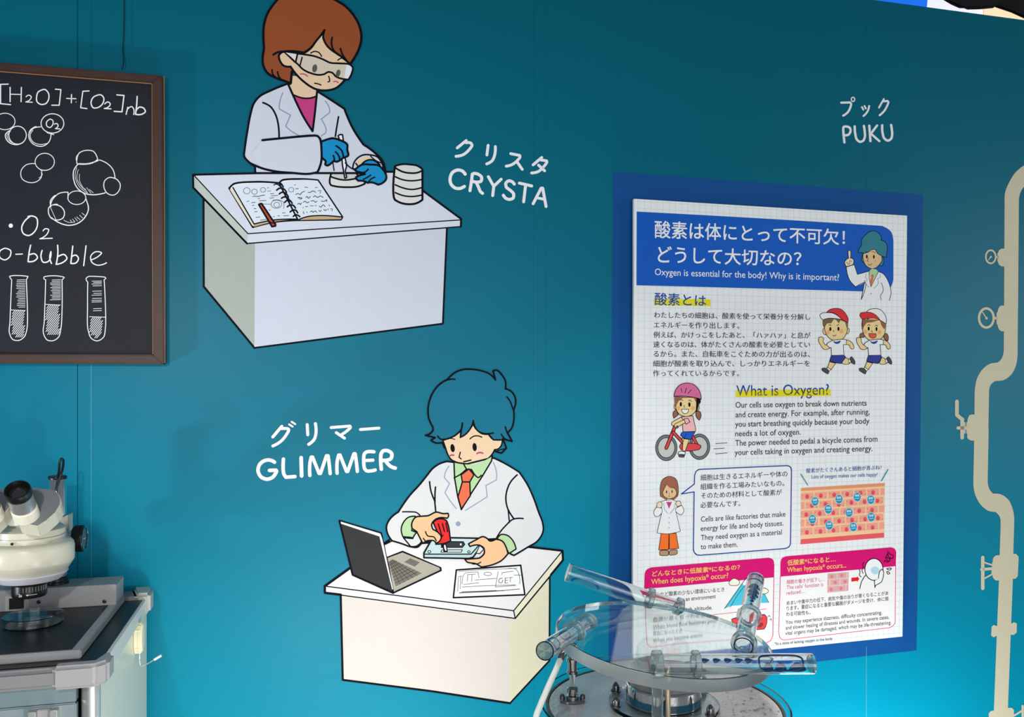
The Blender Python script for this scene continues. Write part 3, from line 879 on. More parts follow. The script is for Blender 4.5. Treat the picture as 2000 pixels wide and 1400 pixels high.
FIGS = '''
V 1480 390 5.882
@ print_man
O tealhair 7 1160,570! 1190,520 1195,460 1230,410 1280,370 1330,357 1390,385 1420,440 1415,465! 1470,490 1488,550 1480,640 1485,660! 1430,650! 1450,700 1430,760! 1240,740! 1190,700! 1210,610! 1155,605!
O skinp 7 1210,620! 1270,600 1330,570 1355,575! 1380,620 1420,640! 1425,700 1400,740 1350,785 1300,790 1240,750 1210,680
E ink 1253,653 10 22 0
E ink 1334,655 10 22 0
S ink 6 1270,668 1260,700! 1272,712
S ink 6 1265,740 1290,750 1310,735
S ink 5 1235,605 1255,600 1268,610
S ink 5 1310,600 1330,598 1348,610
F pinkl 1222,698! 1248,698! 1248,708! 1222,708!
F pinkl 1340,698! 1366,698! 1366,708! 1340,708!
F tealhair 1200,600! 1290,590! 1340,555! 1360,580! 1440,640! 1480,600! 1430,500! 1250,470!
F paperwhite 1280,820! 1145,858! 1108,745! 1018,772! 1060,930 1125,1000! 1230,950! 1190,1145! 1510,1155! 1530,1080 1480,900 1440,850 1380,825!
S ink 7 1280,820 1145,858! 1108,745! 1018,772! 1060,930 1125,1000! 1230,950 1190,1145
S ink 7 1380,825 1440,850 1480,900 1530,1080 1510,1155
F shirtgreen 1280,822! 1310,790! 1360,800! 1385,825! 1300,1000!
S ink 6 1280,822 1280,880 1300,1000! 1350,900 1385,825
F tie 1318,850! 1335,875! 1325,900! 1325,930! 1300,995! 1285,940! 1305,895! 1300,870!
L ink 6 1230,925 1225,960
S slate 6 1250,850 1235,890! 1260,915! 1240,950 1278,1005
S slate 6 1405,850 1410,890! 1375,910! 1385,960 1330,1015
S ink 6 1418,955 1440,1050 1410,1105 1420,1150
L ink 7 1190,1145 1230,930
E slate 1300,1079 8 8 0
O skinl 7 1018,768! 998,720 1020,685 1045,670! 1040,590 1052,577 1065,590 1065,670! 1095,680 1100,730 1090,748!
S ink 5 1020,720 1050,740 1060,700 1080,710
V 1500 570 7.143
@ print_runner
O skink 8 765,540! 775,510 800,500 810,600! 780,590
O skink 8 1100,520! 1125,510 1132,550 1110,585 1095,580!
O skink 9 790,430! 800,560 850,640 930,680 1020,670 1090,590 1110,480 1105,400! 900,350!
F hairdark 765,370! 1115,370! 1118,440! 1100,510! 1075,420! 1010,395! 990,440! 950,390! 920,380! 880,440! 830,440 800,480 795,510! 770,480
O paperwhite 8 725,320! 760,295 820,290 900,295 1030,385! 930,370 840,368 768,388! 730,350
O capred 8 818,290! 860,248 920,232 1010,238 1080,300 1118,380 1112,430! 1030,385! 960,320 900,290
E ink 870,518 15 28 0
E ink 983,515 15 28 0
E blush 838,563 26 30 0
E blush 1028,550 26 30 0
S ink 7 915,535 912,550 925,556
S ink 8 903,603 928,615 950,598
S ink 8 850,465 868,460 882,470
S ink 8 960,468 975,462 988,455
O skink 8 835,735! 800,740! 770,690 775,650 750,628 710,640 705,680 740,750 780,800 820,802 870,780!
O skink 8 1090,670! 1150,690 1190,740 1198,785 1170,798 1150,780 1130,740 1090,735!
O skink 8 860,975! 830,1055! 880,1085! 945,995!
O skink 8 1070,910! 1130,940! 1150,990! 1100,1010 1030,995!
O paperwhite 7 828,1050! 878,1080! 850,1110! 815,1080!
O paperwhite 7 1118,945! 1145,935! 1160,985! 1130,990!
O shoe 8 752,1070! 780,1062 830,1080 850,1105 835,1145! 790,1120 755,1090
O shoe 8 1145,930! 1165,905 1185,925 1215,985 1210,1010! 1165,985
O paperwhite 8 900,675! 830,715! 820,740! 860,780! 882,775! 888,885! 1060,885! 1050,735! 1092,735! 1095,668! 1035,660!
F navy 905,680! 930,715 970,725 1005,705 1015,675! 990,685 940,695
O navy 8 885,888! 1055,882! 1085,912! 1020,998! 950,990! 860,965!
V 1500 570 7.143
@ print_runner
O hairgirl 8 1330,570! 1285,590 1282,635! 1340,635! 1350,600!
O hairgirl 8 1620,590! 1650,580 1680,630 1670,685! 1620,650
O skink 9 1310,430! 1325,560 1370,640 1440,685 1540,680 1620,600 1640,480 1640,400! 1440,350!
F hairgirl 1312,380! 1640,400! 1650,480! 1620,520! 1580,460 1560,390! 1450,425! 1380,430! 1340,480! 1325,530! 1312,480
O paperwhite 8 1370,290! 1400,255 1460,235 1560,245 1620,300 1650,370 1648,445! 1560,390! 1480,310 1430,290
O capred 8 1282,330! 1290,300 1340,285 1440,290 1500,320 1562,392! 1490,368 1400,368 1322,382! 1290,350
S ink 8 1315,390 1320,480
E ink 1405,512 14 28 0
E ink 1514,518 14 28 0
E blush 1360,555 26 30 0
E blush 1556,563 26 30 0
S ink 7 1450,535 1443,552 1460,558
O mouthred 8 1408,580! 1508,585! 1500,630 1460,645 1420,625
S ink 8 1390,468 1408,458 1425,470
S ink 8 1495,475 1512,465 1528,478
O skink 8 1360,735! 1330,740! 1300,690 1300,655 1275,635 1235,650 1235,690 1265,750 1300,800 1340,805 1395,780!
O skink 8 1605,670! 1660,690 1700,740 1705,785 1680,800 1660,780 1640,740 1605,735!
O skink 8 1380,975! 1350,1055! 1400,1085! 1460,995!
O skink 8 1590,910! 1645,940! 1665,990! 1610,1010 1550,995!
O paperwhite 7 1348,1050! 1398,1080! 1370,1110! 1335,1080!
O paperwhite 7 1633,945! 1660,935! 1675,985! 1645,990!
O shoe 8 1272,1070! 1300,1062 1350,1080 1370,1105 1355,1145! 1310,1120 1275,1090
O shoe 8 1658,930! 1680,905 1700,925 1728,985 1722,1010! 1680,985
O paperwhite 8 1415,675! 1350,715! 1340,740! 1380,780! 1395,775! 1405,885! 1575,885! 1562,735! 1607,735! 1608,668! 1550,660!
F navy 1420,680! 1445,715 1485,725 1520,705 1530,675! 1505,685 1455,695
O navy 8 1402,888! 1570,882! 1590,912! 1535,998! 1465,990! 1378,965!
V 1230 720 7.143
@ print_cyclist
E wheelgrey 510,1102 150 180 0
C ink 9 510,1102 150 180
E wheelin 510,1102 118 140 0
C ink 9 510,1102 118 140
E wheelgrey 972,1088 145 178 0
C ink 9 972,1088 145 178
E wheelin 972,1088 112 140 0
C ink 9 972,1088 112 140
L ink 46 630,810 510,1105
L bikered 30 630,810 510,1105
L ink 44 610,890 760,1050
L bikered 28 610,890 760,1050
L ink 40 880,950 940,1060
L bikered 26 880,950 940,1060
O bikered 9 720,1045! 820,1040 940,1050 995,1080 980,1115 900,1140 780,1145 710,1120 695,1080
O bag 9 680,1205! 765,1205! 755,1235! 690,1230!
O paperwhite 9 735,1150! 775,1160! 770,1200! 670,1190! 680,1165
O skink 9 745,975! 830,985! 775,1150! 735,1145!
O skink 8 725,965! 755,970! 745,1020! 735,1000!
O bikeblue 9 745,880! 912,878! 850,990! 750,965! 708,930! 725,895
L ink 7 785,908 765,955
O pinkshirt 9 725,670! 880,655! 920,840! 915,875! 745,880! 735,780!
O skink 9 715,675! 590,745! 583,780 610,795! 750,720!
O skink 9 755,710! 640,765! 620,785 640,825! 780,750!
O pinkshirt 9 755,700! 810,690! 840,740! 785,775!
E shoe 663,812 20 20 0
O hairgirl 9 650,570! 608,610 615,690! 680,640!
O hairgirl 9 930,590! 980,600 995,650 970,718! 925,660
O skink 8 625,500! 622,550 650,570! 650,480!
O skink 8 960,510! 970,550 940,590! 935,500!
O skink 9 640,400! 645,560 700,640 780,665 870,640 935,560 955,480 960,400!
F hairgirl 622,385! 990,410! 985,480! 960,520! 925,470 890,400! 830,405! 740,410! 690,440! 655,500! 645,540! 625,470
F ink 930,410! 990,430! 990,470! 960,490! 950,560 920,620! 925,520!
O helmet 10 617,385! 640,300 690,235 760,203 860,207 940,260 985,340 997,425! 920,405 780,385
L ink 9 718,275 728,330
L ink 9 790,268 770,340
L ink 9 858,295 812,345
E ink 712,495 16 32 0
E ink 832,500 16 32 0
E blush 678,548 26 30 0
E blush 882,550 26 30 0
S ink 7 765,510 755,525 770,540
O white 8 722,565! 822,565! 808,610 770,628 735,605
S ink 8 700,440 720,430 740,445
S ink 8 820,445 840,438 862,458
L ink 8 1200,1045 1358,1033
L ink 8 1173,1118 1322,1108
L ink 8 1197,1188 1358,1175
V 1235 890 6.25
@ speech_bubble
O bubblewhite 9 838,165! 1890,120! 1930,135 1945,180! 1930,1070! 1915,1110 1870,1130! 830,1213! 770,1200 745,1150! 755,440! 600,465! 757,345! 760,240! 780,190
L bubbleblue 13 838,165 1890,120 1915,127 1935,145 1943,185 1930,1070 1920,1100 1900,1120 1865,1132 830,1213 790,1210 757,1180 746,1140 755,440 600,465 757,345 760,240 775,195 805,170 838,165
@ print_woman
F hairgirl2 345,500! 340,380 370,290 450,250 530,280 560,370 550,500 500,540 420,545!
S ink 6 345,500 340,380 370,290 450,250 530,280 560,370 550,500
O skinl 6 420,520! 495,525! 490,560! 415,560!
O skinp 6 370,450! 390,400 420,345! 460,385 510,395 540,450 520,500 470,520 420,515 385,490
E ink 418,440 7 19 0
E ink 486,436 7 19 0
S ink 5 448,455 450,475
S ink 5 438,490 450,495 462,490
F pinkl 402,465! 420,465! 420,472! 402,472!
F pinkl 482,465! 500,465! 500,472! 482,472!
F hairgirl2 350,420! 380,330 460,300 545,360 545,430! 500,385 455,390! 415,345! 385,390!
O orange 7 352,950! 322,1148! 442,1145! 447,950!
O orange 7 450,950! 450,1140! 567,1130! 535,945!
O shoebrown 7 340,1160! 370,1152 440,1160! 438,1210 380,1218 338,1210
O shoebrown 7 455,1160! 480,1150 545,1150! 550,1190 500,1210 452,1208
O paperwhite 6 400,545! 350,560! 362,680! 335,800 302,940! 440,952 585,920! 560,800 530,680! 555,600! 540,560! 490,535!
O paperwhite 6 360,640! 300,625! 262,700 285,738 320,735 365,685!
O paperwhite 6 530,640! 600,605! 630,670 600,718 530,680!
O skinl 6 300,630! 310,575 345,560 365,590 350,635!
O skinl 6 530,590! 545,555 580,555 595,605! 550,620!
F magenta 415,563! 485,563! 447,645!
S slate 6 385,575 390,650! 435,705
S slate 6 520,575 515,640! 462,705
E slate 448,754 7 7 0
E slate 447,817 7 7 0
E slate 447,878 7 7 0
'''
# tissue of cells
FIGS += '''
V 1530 890 7.143
@ print_tissue
F tissue 245,450! 1412,380! 1405,1140! 238,1235!
F tissueor 245,450! 1412,380! 1412,425! 245,492!
F tissuered 243,1165! 1405,1072! 1405,1140! 238,1235!
'''
def _tx(u,v):
    l=(245+(238-245)*v, 450+785*v); r=(1412-7*v, 380+760*v)
    return l[0]+(r[0]-l[0])*u, l[1]+(r[1]-l[1])*u
_rows=[(.095,.215,[(0,.15),(.165,.313),(.33,.47),(.485,.625),(.64,.78),(.795,.935),(.95,1)]),
(.255,.375,[(0,.045),(.06,.205),(.22,.365),(.38,.525),(.54,.68),(.695,.985)]),
(.41,.53,[(0,.14),(.155,.30),(.315,.46),(.475,.61),(.63,.77),(.785,.92),(.935,1)]),
(.565,.685,[(0,.045),(.065,.21),(.23,.37),(.39,.53),(.545,.685),(.70,.985)]),
(.72,.84,[(0,.145),(.16,.305),(.32,.465),(.48,.775),(.79,.925),(.94,1)])]
for _v0,_v1,_cs in _rows:
    for _a,_b in _cs:
        FIGS+='F cell '+' '.join('%.0f,%.0f!'%_tx(u,v) for u,v in ((_a,_v0),(_b,_v0),(_b,_v1),(_a,_v1)))+'\n'
_cc=((333,568),(522,557),(710,545),(890,535),(1077,518),(1252,512),(398,695),(587,672),(772,680),(950,652),(1133,640),(1312,628),(320,820),(508,805),(695,795),(870,785),(1058,768),(1238,755),(405,950),(593,920),(778,910),(958,895),(1140,885),(1320,870),(328,1068),(517,1055),(700,1040),(882,1027),(1065,1010),(1245,1000))
for _x,_y in _cc: FIGS+='E cellred %d,%d 27 32 0\n'%(_x,_y)
for _x,_y in _cc: FIGS+='S cellface 5 %d,%d %d,%d %d,%d\nL cellface 5 %d,%d %d,%d\nL cellface 5 %d,%d %d,%d\n'%(_x-9,_y+10,_x,_y+14,_x+9,_y+10,_x-68,_y-18,_x-58,_y-14,_x+58,_y+14,_x+68,_y+18)
for _x,_y in ((442,637),(777,605),(1031,575),(1221,612),(627,745),(917,792),(405,885),(1227,855),(640,970),(977,993)):
    FIGS+='E white %d,%d 57 66 0\nE oxyblue %d,%d 51 61 0\nj white %d %d %d %d 32 32 8|酸素\nt white %d %d %d %d 13 4|oxygen\n'%(_x,_y,_x,_y,_x-30,_y-3,_x+30,_y-7,_x-38,_y+24,_x+38,_y+18)
FIGS += '''
L tealline 12 243,255 340,408
L tealline 12 1462,192 1370,350
@ pink_panel
V 1240 1060 6.8966
O boxwhite 0 125,640! 125,450! 140,370 230,330! 1800,200! 1865,225 1875,290! 1858,1250! 1840,1320 1770,1345! 600,1440! 200,1500 145,1450! 140,900!
L boxpink 9 125,620 142,1200 160,1440 200,1480 600,1430 1770,1345 1830,1315 1858,1250 1875,290
F boxpink 125,622! 130,430! 150,370 225,330! 1800,200! 1860,225 1875,290! 1868,465!
L boxpink 7 1050,968 1770,890
L boxpink 6 230,1245 400,1225
F cloud 1265,535! 1290,505 1330,480 1370,488 1410,520 1400,560 1340,575 1280,565
S ink 7 1265,535 1290,505 1330,480 1370,488 1410,520 1400,560 1340,575 1280,565 1265,535
F mount 1480,500! 1340,695! 1208,885! 1290,850! 1400,840 1620,815 1805,805! 1745,685! 1600,400! 1560,400!
F white 1490,500! 1445,545! 1470,575! 1520,560! 1600,580! 1640,520! 1590,400!
L ink 8 1208,885 1345,690 1480,500 1580,398
L ink 6 1285,865 1390,690 1480,575
L ink 6 1805,805 1745,685 1600,400
F cloud 1690,640! 1730,610 1775,620 1800,650 1770,680 1700,675
S ink 7 1690,640 1730,610 1775,620 1800,650 1770,680 1700,675 1690,640
O cap2 9 1305,1030! 1400,1015 1420,1080 1380,1090! 1310,1060
O cap2 9 1560,985! 1745,965! 1775,1000 1760,1130 1740,1160! 1600,1172! 1575,1100
E cellface 1675,1020 45 27 0
E cellface 1690,1108 45 27 -30
S ink 6 1790,1000 1810,980 1825,1000
S ink 6 1815,1040 1840,1025 1840,1050
@ pink_panel
V 1500 1050 6.6667
O boxwhite 0 160,505! 165,290! 250,240! 1610,125! 1665,160 1668,200! 1655,1120! 1610,1168! 215,1330! 150,1290 140,1230!
L boxpink 8 162,500 140,1230 150,1290 180,1325 215,1330 1575,1172 1625,1150 1655,1110 1664,360
F boxpink 160,507! 162,330! 180,270 250,240! 1600,125! 1650,145 1670,190! 1664,370!
F reduced 775,465! 1052,445! 1045,692! 770,720!
'''
for _v,_us in ((.02,(.0,.46,.92)),(.34,(-.35,.13,.6)),(.68,(.0,.42,.88))):
    for _u in _us:
        def _q(u,v):
            u=min(1,max(0,u)); return 775+277*u-5*v, 465-20*u+255*v
        FIGS+='F reducedcell '+' '.join('%.0f,%.0f!'%_q(a,b) for a,b in ((_u+.02,_v),(_u+.43,_v),(_u+.43,_v+.27),(_u+.02,_v+.27)))+'\n'
for _x,_y in ((830,505),(960,492),(875,583),(1003,572),(823,675),(950,660)):
    FIGS+='E reducedred %d,%d 20 22 0\n'%(_x,_y)
FIGS += '''
F arrowred 1085,522! 1160,515! 1158,498! 1190,535! 1160,578! 1160,562! 1085,572!
E white 1380,412 118 142 0
C ink 11 1380,412 118 142
E paleblue 1395,427 58 50 20
O white 10 1440,520! 1460,430 1480,412 1500,430 1498,520 1480,570! 1400,620! 1392,650! 1385,560! 1430,545
F white 1400,625! 1480,575! 1440,530! 1390,560!
S ink 10 1480,575 1440,600 1400,625 1392,650
S ink 10 1270,490 1220,570 1197,665
S ink 9 1250,320 1232,350 1240,385 1225,420 1240,465
S ink 9 1185,410 1200,450 1190,480 1215,512
S ink 10 1560,180 1600,220 1630,230 1620,270 1570,245 1560,205 1545,255 1590,280 1575,310 1545,285 1530,250
S ink 9 1580,300 1555,320 1520,295 1515,325
S ink 9 1545,405 1580,395 1608,400 1590,420 1550,410
S ink 9 1545,445 1570,445 1585,465 1565,475 1545,445
'''
TEXT = '''
V 0 0 1
@ printed_heading
j white 1279 464.5 1650 478.5 34 30 8|酸素は体にとって不可欠！
@ printed_heading
j white 1285 513.5 1565 520 34 29.5 8|どうして大切なの？
@ printed_heading
t white 1279 537 1639 548 13 3|Oxygen is essential for the body! Why is it important?
@ highlight_band
F yellow 1277,583! 1388,585! 1388,598! 1277,596!
@ printed_heading
j headblue 1279 596 1379 598 25 22 8|酸素とは
@ highlight_band
F yellow 1437,762.5! 1622.5,760! 1622.5,773! 1437,775.5!
@ printed_heading
t headblue 1438 773 1619 770.5 21 3|What is Oxygen?
@ printed_text
j text 1277.5 621 1582.5 625 12.3 12 7|わたしたちの細胞は、酸素を使って栄養分を分解し
j text 1277 640.5 1444 642 12.3 12 7|エネルギーを作り出します。
j text 1276.5 659.7 1583 661 12.3 12 7|例えば、かけっこをしたあと、「ハァハァ」と息が
j text 1276 678.6 1582 679 12.3 12 7|速くなるのは、体がたくさんの酸素を必要としてい
j text 1276.5 697 1582 697.7 12.3 12 7|るから。また、自転車をこぐための力が出るのは、
j text 1275.5 716 1582 715.6 12.3 12 7|細胞が酸素を取り込んで、しっかりエネルギーを
j text 1275.5 735 1443.6 735 12.3 12 7|作ってくれているからです。
@ printed_text
t text 1436.6 796.2 1692.7 792.1 11.3 4|Our cells use oxygen to break down nutrients
t text 1436.6 815 1698.5 809.2 11.3 4|and create energy. For example, after running,
t text 1436 833.5 1698 827.2 11.3 4|you start breathing quickly because your body
t text 1436 852 1564 848.8 11.3 4|needs a lot of oxygen.
t text 1436 870.4 1713.8 862.3 11.3 4|The power needed to pedal a bicycle comes from
t text 1435 888.8 1704 880.8 11.3 4|your cells taking in oxygen and creating energy.
@ printed_text
j text 1368.3 938.8 1538 930.8 12 11.5 7|細胞は生きるエネルギーや体の
j text 1368.3 956.4 1531.8 949 12 11.5 7|組織を作る工場みたいなもの。
j text 1369.5 974 1527 966.8 12 11.5 7|そのための材料として酸素が
j text 1368 992.4 1446 988.4 12 11.5 7|必要なんです。
@ printed_text
t text 1369 1018.8 1534 1008.4 10.2 4|Cells are like factories that make
t text 1368.5 1036.9 1530 1026 10.2 4|energy for life and body tissues.
t text 1369 1054.8 1527 1043.6 10.2 4|They need oxygen as a material
t text 1368.5 1072.4 1440.6 1067.6 10.2 4|to make them.
@ printed_text
j headblue 1574.8 924 1721.5 917 9.5 8.8 5|酸素がたくさんあると細胞が喜ぶね！
@ printed_text
t headblue 1585 934.5 1713.7 930 7 3|Lots of oxygen makes our cells happy!
@ printed_text
j text 1273 1167 1414.7 1155 9.5 8.5 5|高山など酸素の少ない環境にいるとき
@ printed_text
t text 1273 1180 1398 1168 8 3|When you are in an environment
@ printed_text
t text 1323 1195 1391.5 1189.8 8 3|at high altitude.
@ printed_text
j text 1274 1226 1376 1216 9.5 9 5|血流が悪くなったとき
@ printed_text
t text 1274 1239.5 1400 1226 8 3|When blood flow becomes poor
@ printed_text
j text 1274.5 1252.5 1331 1247 9.5 9 5|貧血になったとき
@ printed_text
t text 1274.5 1265.5 1372 1254 8 3|When you become anemic
@ printed_text
j pinktext 1536.5 1140.8 1611.8 1135 8.5 8 5|細胞の働きが低下し…
@ printed_text
t pinktext 1536.5 1150.8 1608 1144.5 7.3 3|The cells’ function is
t pinktext 1536 1161.8 1572 1157.5 7.3 3|reduced…
@ printed_text
j text 1536.5 1182 1735 1162 8.6 8 5|めまいや集中力の低下、病気や傷の治りが悪くなることがあ
j text 1536.5 1192.5 1735 1173 8.6 8 5|ります。重症になると重要な臓器がダメージを受け、命に関
j text 1535.5 1203.8 1583 1199.6 8.6 8 5|わる可能性も。
@ printed_text
t text 1534.5 1218.8 1722.5 1199.3 7.4 3|You may experience dizziness, difficulty concentrating,
t text 1534.5 1229.7 1736.7 1208.3 7.4 3|and slower healing of illnesses and wounds. In severe cases,
t text 1534 1240.2 1740.8 1218.8 7.4 3|vital organs may be damaged, which may be life-threatening.
@ printed_text
t text 1513 1260 1626 1249.5 5.5 2|*In a state of lacking oxygen in the body
@ printed_heading
j headyellow 1274 1126 1445 1112.2 11 10 9|どんなときに低酸素*になるの？
@ printed_heading
t headyellow 1272 1141.2 1422.4 1128.4 10.5 6|When does hypoxia* occur?
@ printed_heading
j headyellow 1538 1104.5 1632 1096.5 11 10.5 9|低酸素*になると…
@ printed_heading
t headyellow 1537.5 1117.5 1653 1107.8 9.8 6|When hypoxia* occurs...
'''

# ------------------------------------------------------------------ things on the wall
def graphic(name, label, cat, anchor, *srcs, d0=.0006, group=None):
    o = empty(name, P(*anchor), label, cat, group)
    pr = Print(o, d0)
    for s in srcs: pr.draw(s)
    return o
# painted blue field behind the poster
fr = Print(None, .0003); fr.new('painted_field')
fr.fill([(1198, 335), (1803, 380), (1797, 900), (1790, 1270), (1187, 1338), (1192, 900)], 'frameblue'); fr.flush()
props(fr.made[0], 'blue painted rectangle on the teal wall behind the white poster', 'wall graphic')
graphic('desk_decal', 'upper white desk decal with spiral notebook, dish stack and red pen', 'wall graphic', (640, 640), DESK_A, d0=.0008)
graphic('desk_decal', 'lower white desk decal with laptop, circuit board and wiring sketch', 'wall graphic', (850, 1340), DESK_B.split('@ circuit_board')[0].rsplit('V 740', 1)[0], d0=.0008)
MAN2 = MAN + 'V 740 880 5\n@ circuit_board' + DESK_B.split('@ circuit_board')[1]
graphic('scientist_decal', 'decal of a brown-haired person in goggles, lab coat and blue gloves', 'wall graphic', (620, 330), WOMAN, d0=.0018)
graphic('scientist_decal', 'decal of a teal-haired person in lab coat and orange tie with red screwdriver', 'wall graphic', (900, 1070), MAN2, d0=.0018)
graphic('lettering', 'white katakana and capitals CRYSTA right of the upper desk', 'lettering', (970, 400), LETTERS_A)
graphic('lettering', 'white katakana and capitals GLIMMER left of the teal-haired figure', 'lettering', (640, 930), LETTERS_B)
graphic('lettering', 'white katakana and capitals PUKU above the poster', 'lettering', (1695, 280), LETTERS_C)
graphic('pipe_decal', 'beige pipe line decal with two gauges and valves at the right edge', 'wall graphic', (1960, 1390), PIPE)
# ---- poster
po = empty('poster', P(1505, 1290, .01), 'large white poster about oxygen with blue header and pink panels', 'poster')
q = [(1238.5, 388), (1772, 421), (1763, 1243), (1236, 1296)]
slab('poster_board', q, .022, .013, mat('poster_white', (238, 241, 241), rough=.45), po, .0006)
slab('mounting_board', [(1252, 402), (1760, 433), (1752, 1226), (1250, 1270)], .0129, .0006, mat('board_dark', (24, 34, 52), rough=.7), po)
pp = Print(po, .02205, reset=True)
def pq(u, v):
    t = (q[0][0] + 5 + (q[1][0] - q[0][0] - 5) * u, q[0][1] + (q[1][1] - q[0][1]) * u); b = (q[3][0] + 5 + (q[2][0] - q[3][0] - 5) * u, q[3][1] + (q[2][1] - q[3][1]) * u)
    return (t[0] + (b[0] - t[0]) * v, t[1] + (b[1] - t[1]) * v)
pp.new('printed_grid')
def wu(u): return u * (1 + .085 * (1 - u))          # even spacing on the board, seen receding
for i in range(47): 
    pp.stroke([pq(wu((i + .3) / 47), .001), pq(wu((i + .3) / 47), .999)], .75, 'gridline')
for i in range(66): 
    pp.stroke([pq(.0, (i + .35) / 66), pq(.999, (i + .35) / 66)], .75, 'gridline')
pp.flush(); pp.d0 = .0221
pp.new('printed_header')
hp = smooth_path([(1243.5, 413, 1), (1480, 426, 0), (1722, 441, 1), (1740, 452, 0), (1745, 470, 1), (1745, 545, 1), (1738, 563, 0), (1720, 570.5, 1), (1682, 569, 0), (1243, 557, 1)], True)
pp.fill(hp, 'headerblue'); pp.flush()
pp.d0 = .0222; pp.draw(FIGS); pp.d0 = .0224; pp.draw(TEXT)
# ---- blackboard hung on two wires
wood = mat('walnut', (60, 36, 26), rough=.5, noise=.25, nscale=18)
bb = empty('blackboard', P(0, 711, .02), 'framed blackboard with chalk formulas and test tubes at the left edge', 'blackboard')
o = [(-330, 94), (316.5, 147), (321, 711), (-330, 708)]; i_ = [(-310, 113), (296.8, 162), (298.3, 692.5), (-310, 690)]
for k in range(4):
    slab('frame_rail', [o[k], o[(k + 1) % 4], i_[(k + 1) % 4], i_[k]], .036, .002, wood, bb, .0022)
slate = mat('slate', (25, 28, 37), rough=.6, spec=.3, noise=.12, nscale=25)
slab('writing_surface', [(-314, 110), (299, 160), (301, 695), (-314, 694)], .029, .004, slate, bb)
bead_glint = mat('bead_glint', (136, 98, 68), rough=.35)  # lighter brown strips, the frame edges' highlight put into the colour
for a, b in (((-310, 114.5), (296, 163.4)), ((298.6, 692), (297, 163))):
    sweep('bead_glint', [P(a[0], a[1], .034), P(b[0], b[1], .034)], .0011, bead_glint, bb, 8)
sweep('bead_glint', [P(320.2, 149, .030), P(321.0, 300, .03), P(322, 709, .030)], .0013, bead_glint, bb, 8)
sweep('hanging_wire', [P(239, 136, .02), P(241.5, 118, .014), P(240, 95, .01), P(242, 60, .009), P(243, -30, .009), P(244, -115, .009)], .0009, mat('wire', (20, 34, 40), rough=.5, metal=.5), bb, 6)
graphic_ = Print(bb, .0292); graphic_.draw(CHALK)

# ------------------------------------------------------------------ cabinet with the microscope
C0 = Vector((-.600, 1.229, 0)); ZC = 1.09
def cb(a, b, z=0.0): return C0 + U * a + V * b + Vector((0, 0, z))
def box(name, a0, a1, b0, b1, z0, z1, m, parent=None, bevel=0, seg=2, smooth=False):
    return prism(name, [cb(a0, b0, z0), cb(a1, b0, z0), cb(a1, b1, z0), cb(a0, b1, z0)], (0, 0, z1 - z0), m, parent, bevel, seg, smooth)
cream = mat('cream_side', (216, 216, 198), rough=.26, spec=.4)
grey = mat('grey_trim', (122, 122, 124), rough=.5)
blackt = mat('black_top', (20, 23, 25), rough=.34, spec=.25)
alu = mat('aluminium', (186, 190, 188), rough=.35, metal=.7)
cab = empty('cabinet', cb(-.5, .2, 0), 'grey cabinet with black top and cream side panel below the microscope', 'cabinet')
box('side_panel', -.016, -.004, .012, .412, .04, 1.066, cream, cab, .001)
box('side_panel', -1.1, -1.088, .012, .412, .04, 1.066, cream, cab, .001)
box('back_panel', -1.088, -.016, .40, .412, .04, 1.066, grey, cab)
box('plinth', -1.09, -.02, .03, .40, .0, .04, mat('plinth', (40, 42, 44), rough=.6), cab)
box('worktop', -1.1, -.002, .0, .362, 1.068, ZC, blackt, cab, .001)
box('front_lip', -1.1, -.045, -.018, .0, 1.062, ZC + .0005, grey, cab, .006, 3, True)
box('back_rail', -1.1, .002, .362, .418, 1.066, ZC + .006, grey, cab, .004, 3, True)
box('side_trim', -.003, .0025, .02, .38, 1.062, ZC + .001, mat('trim_light', (206, 208, 200), rough=.35), cab, .0015)
capm = mat('cap_grey', (150, 148, 150), rough=.42)
prism('corner_cap', [cb(-.062, -.021, 1.0595), cb(-.006, -.021, 1.0595), cb(.010, -.005, 1.0595), cb(.010, .036, 1.0595), cb(-.004, .036, 1.0595), cb(-.012, .004, 1.0595), cb(-.062, .002, 1.0595)], (0, 0, ZC + .0035 - 1.0595), capm, cab, .005, 3, True)
prism('corner_cap', [cb(-.016, .36, 1.062), cb(.010, .36, 1.062), cb(.010, .405, 1.062), cb(.004, .422, 1.062), cb(-.030, .422, 1.062), cb(-.030, .412, 1.062)], (0, 0, ZC + .012 - 1.062), mat('cap_light', (176, 176, 172), rough=.4), cab, .006, 3, True)
lathe('corner_post', [(.013, .04), (.013, 1.062)], Matrix.Translation(cb(-.017, .012)), alu, cab, 24)
doorm = mat('door_grey', (124, 138, 142), rough=.22, spec=.6, noise=.06, nscale=5)
door = box('door', -.55, -.034, -.002, .012, .06, 1.034, doorm, cab, .002)
box('door_header', -1.1, -.034, -.004, .012, 1.036, 1.062, mat('header_steel', (128, 148, 154), rough=.3, metal=.4), cab, .001)
door2 = box('door', -1.09, -.553, -.002, .012, .06, 1.034, doorm, cab, .002)
h = empty('handle', cb(-.07, -.006, 1.0)); h.parent = door; h.location = cb(-.07, -.006, 1.0) - door.location - cab.location
for a0, a1, m, dd in ((-.094, -.084, alu, .012), (-.066, -.056, alu, .012), (-.084, -.066, capm, .005)):
    box('handle_rail', a0, a1, -.002 - dd, -.001, .3, 1.030, m, cab, .001)
bpy.data.objects.remove(h)
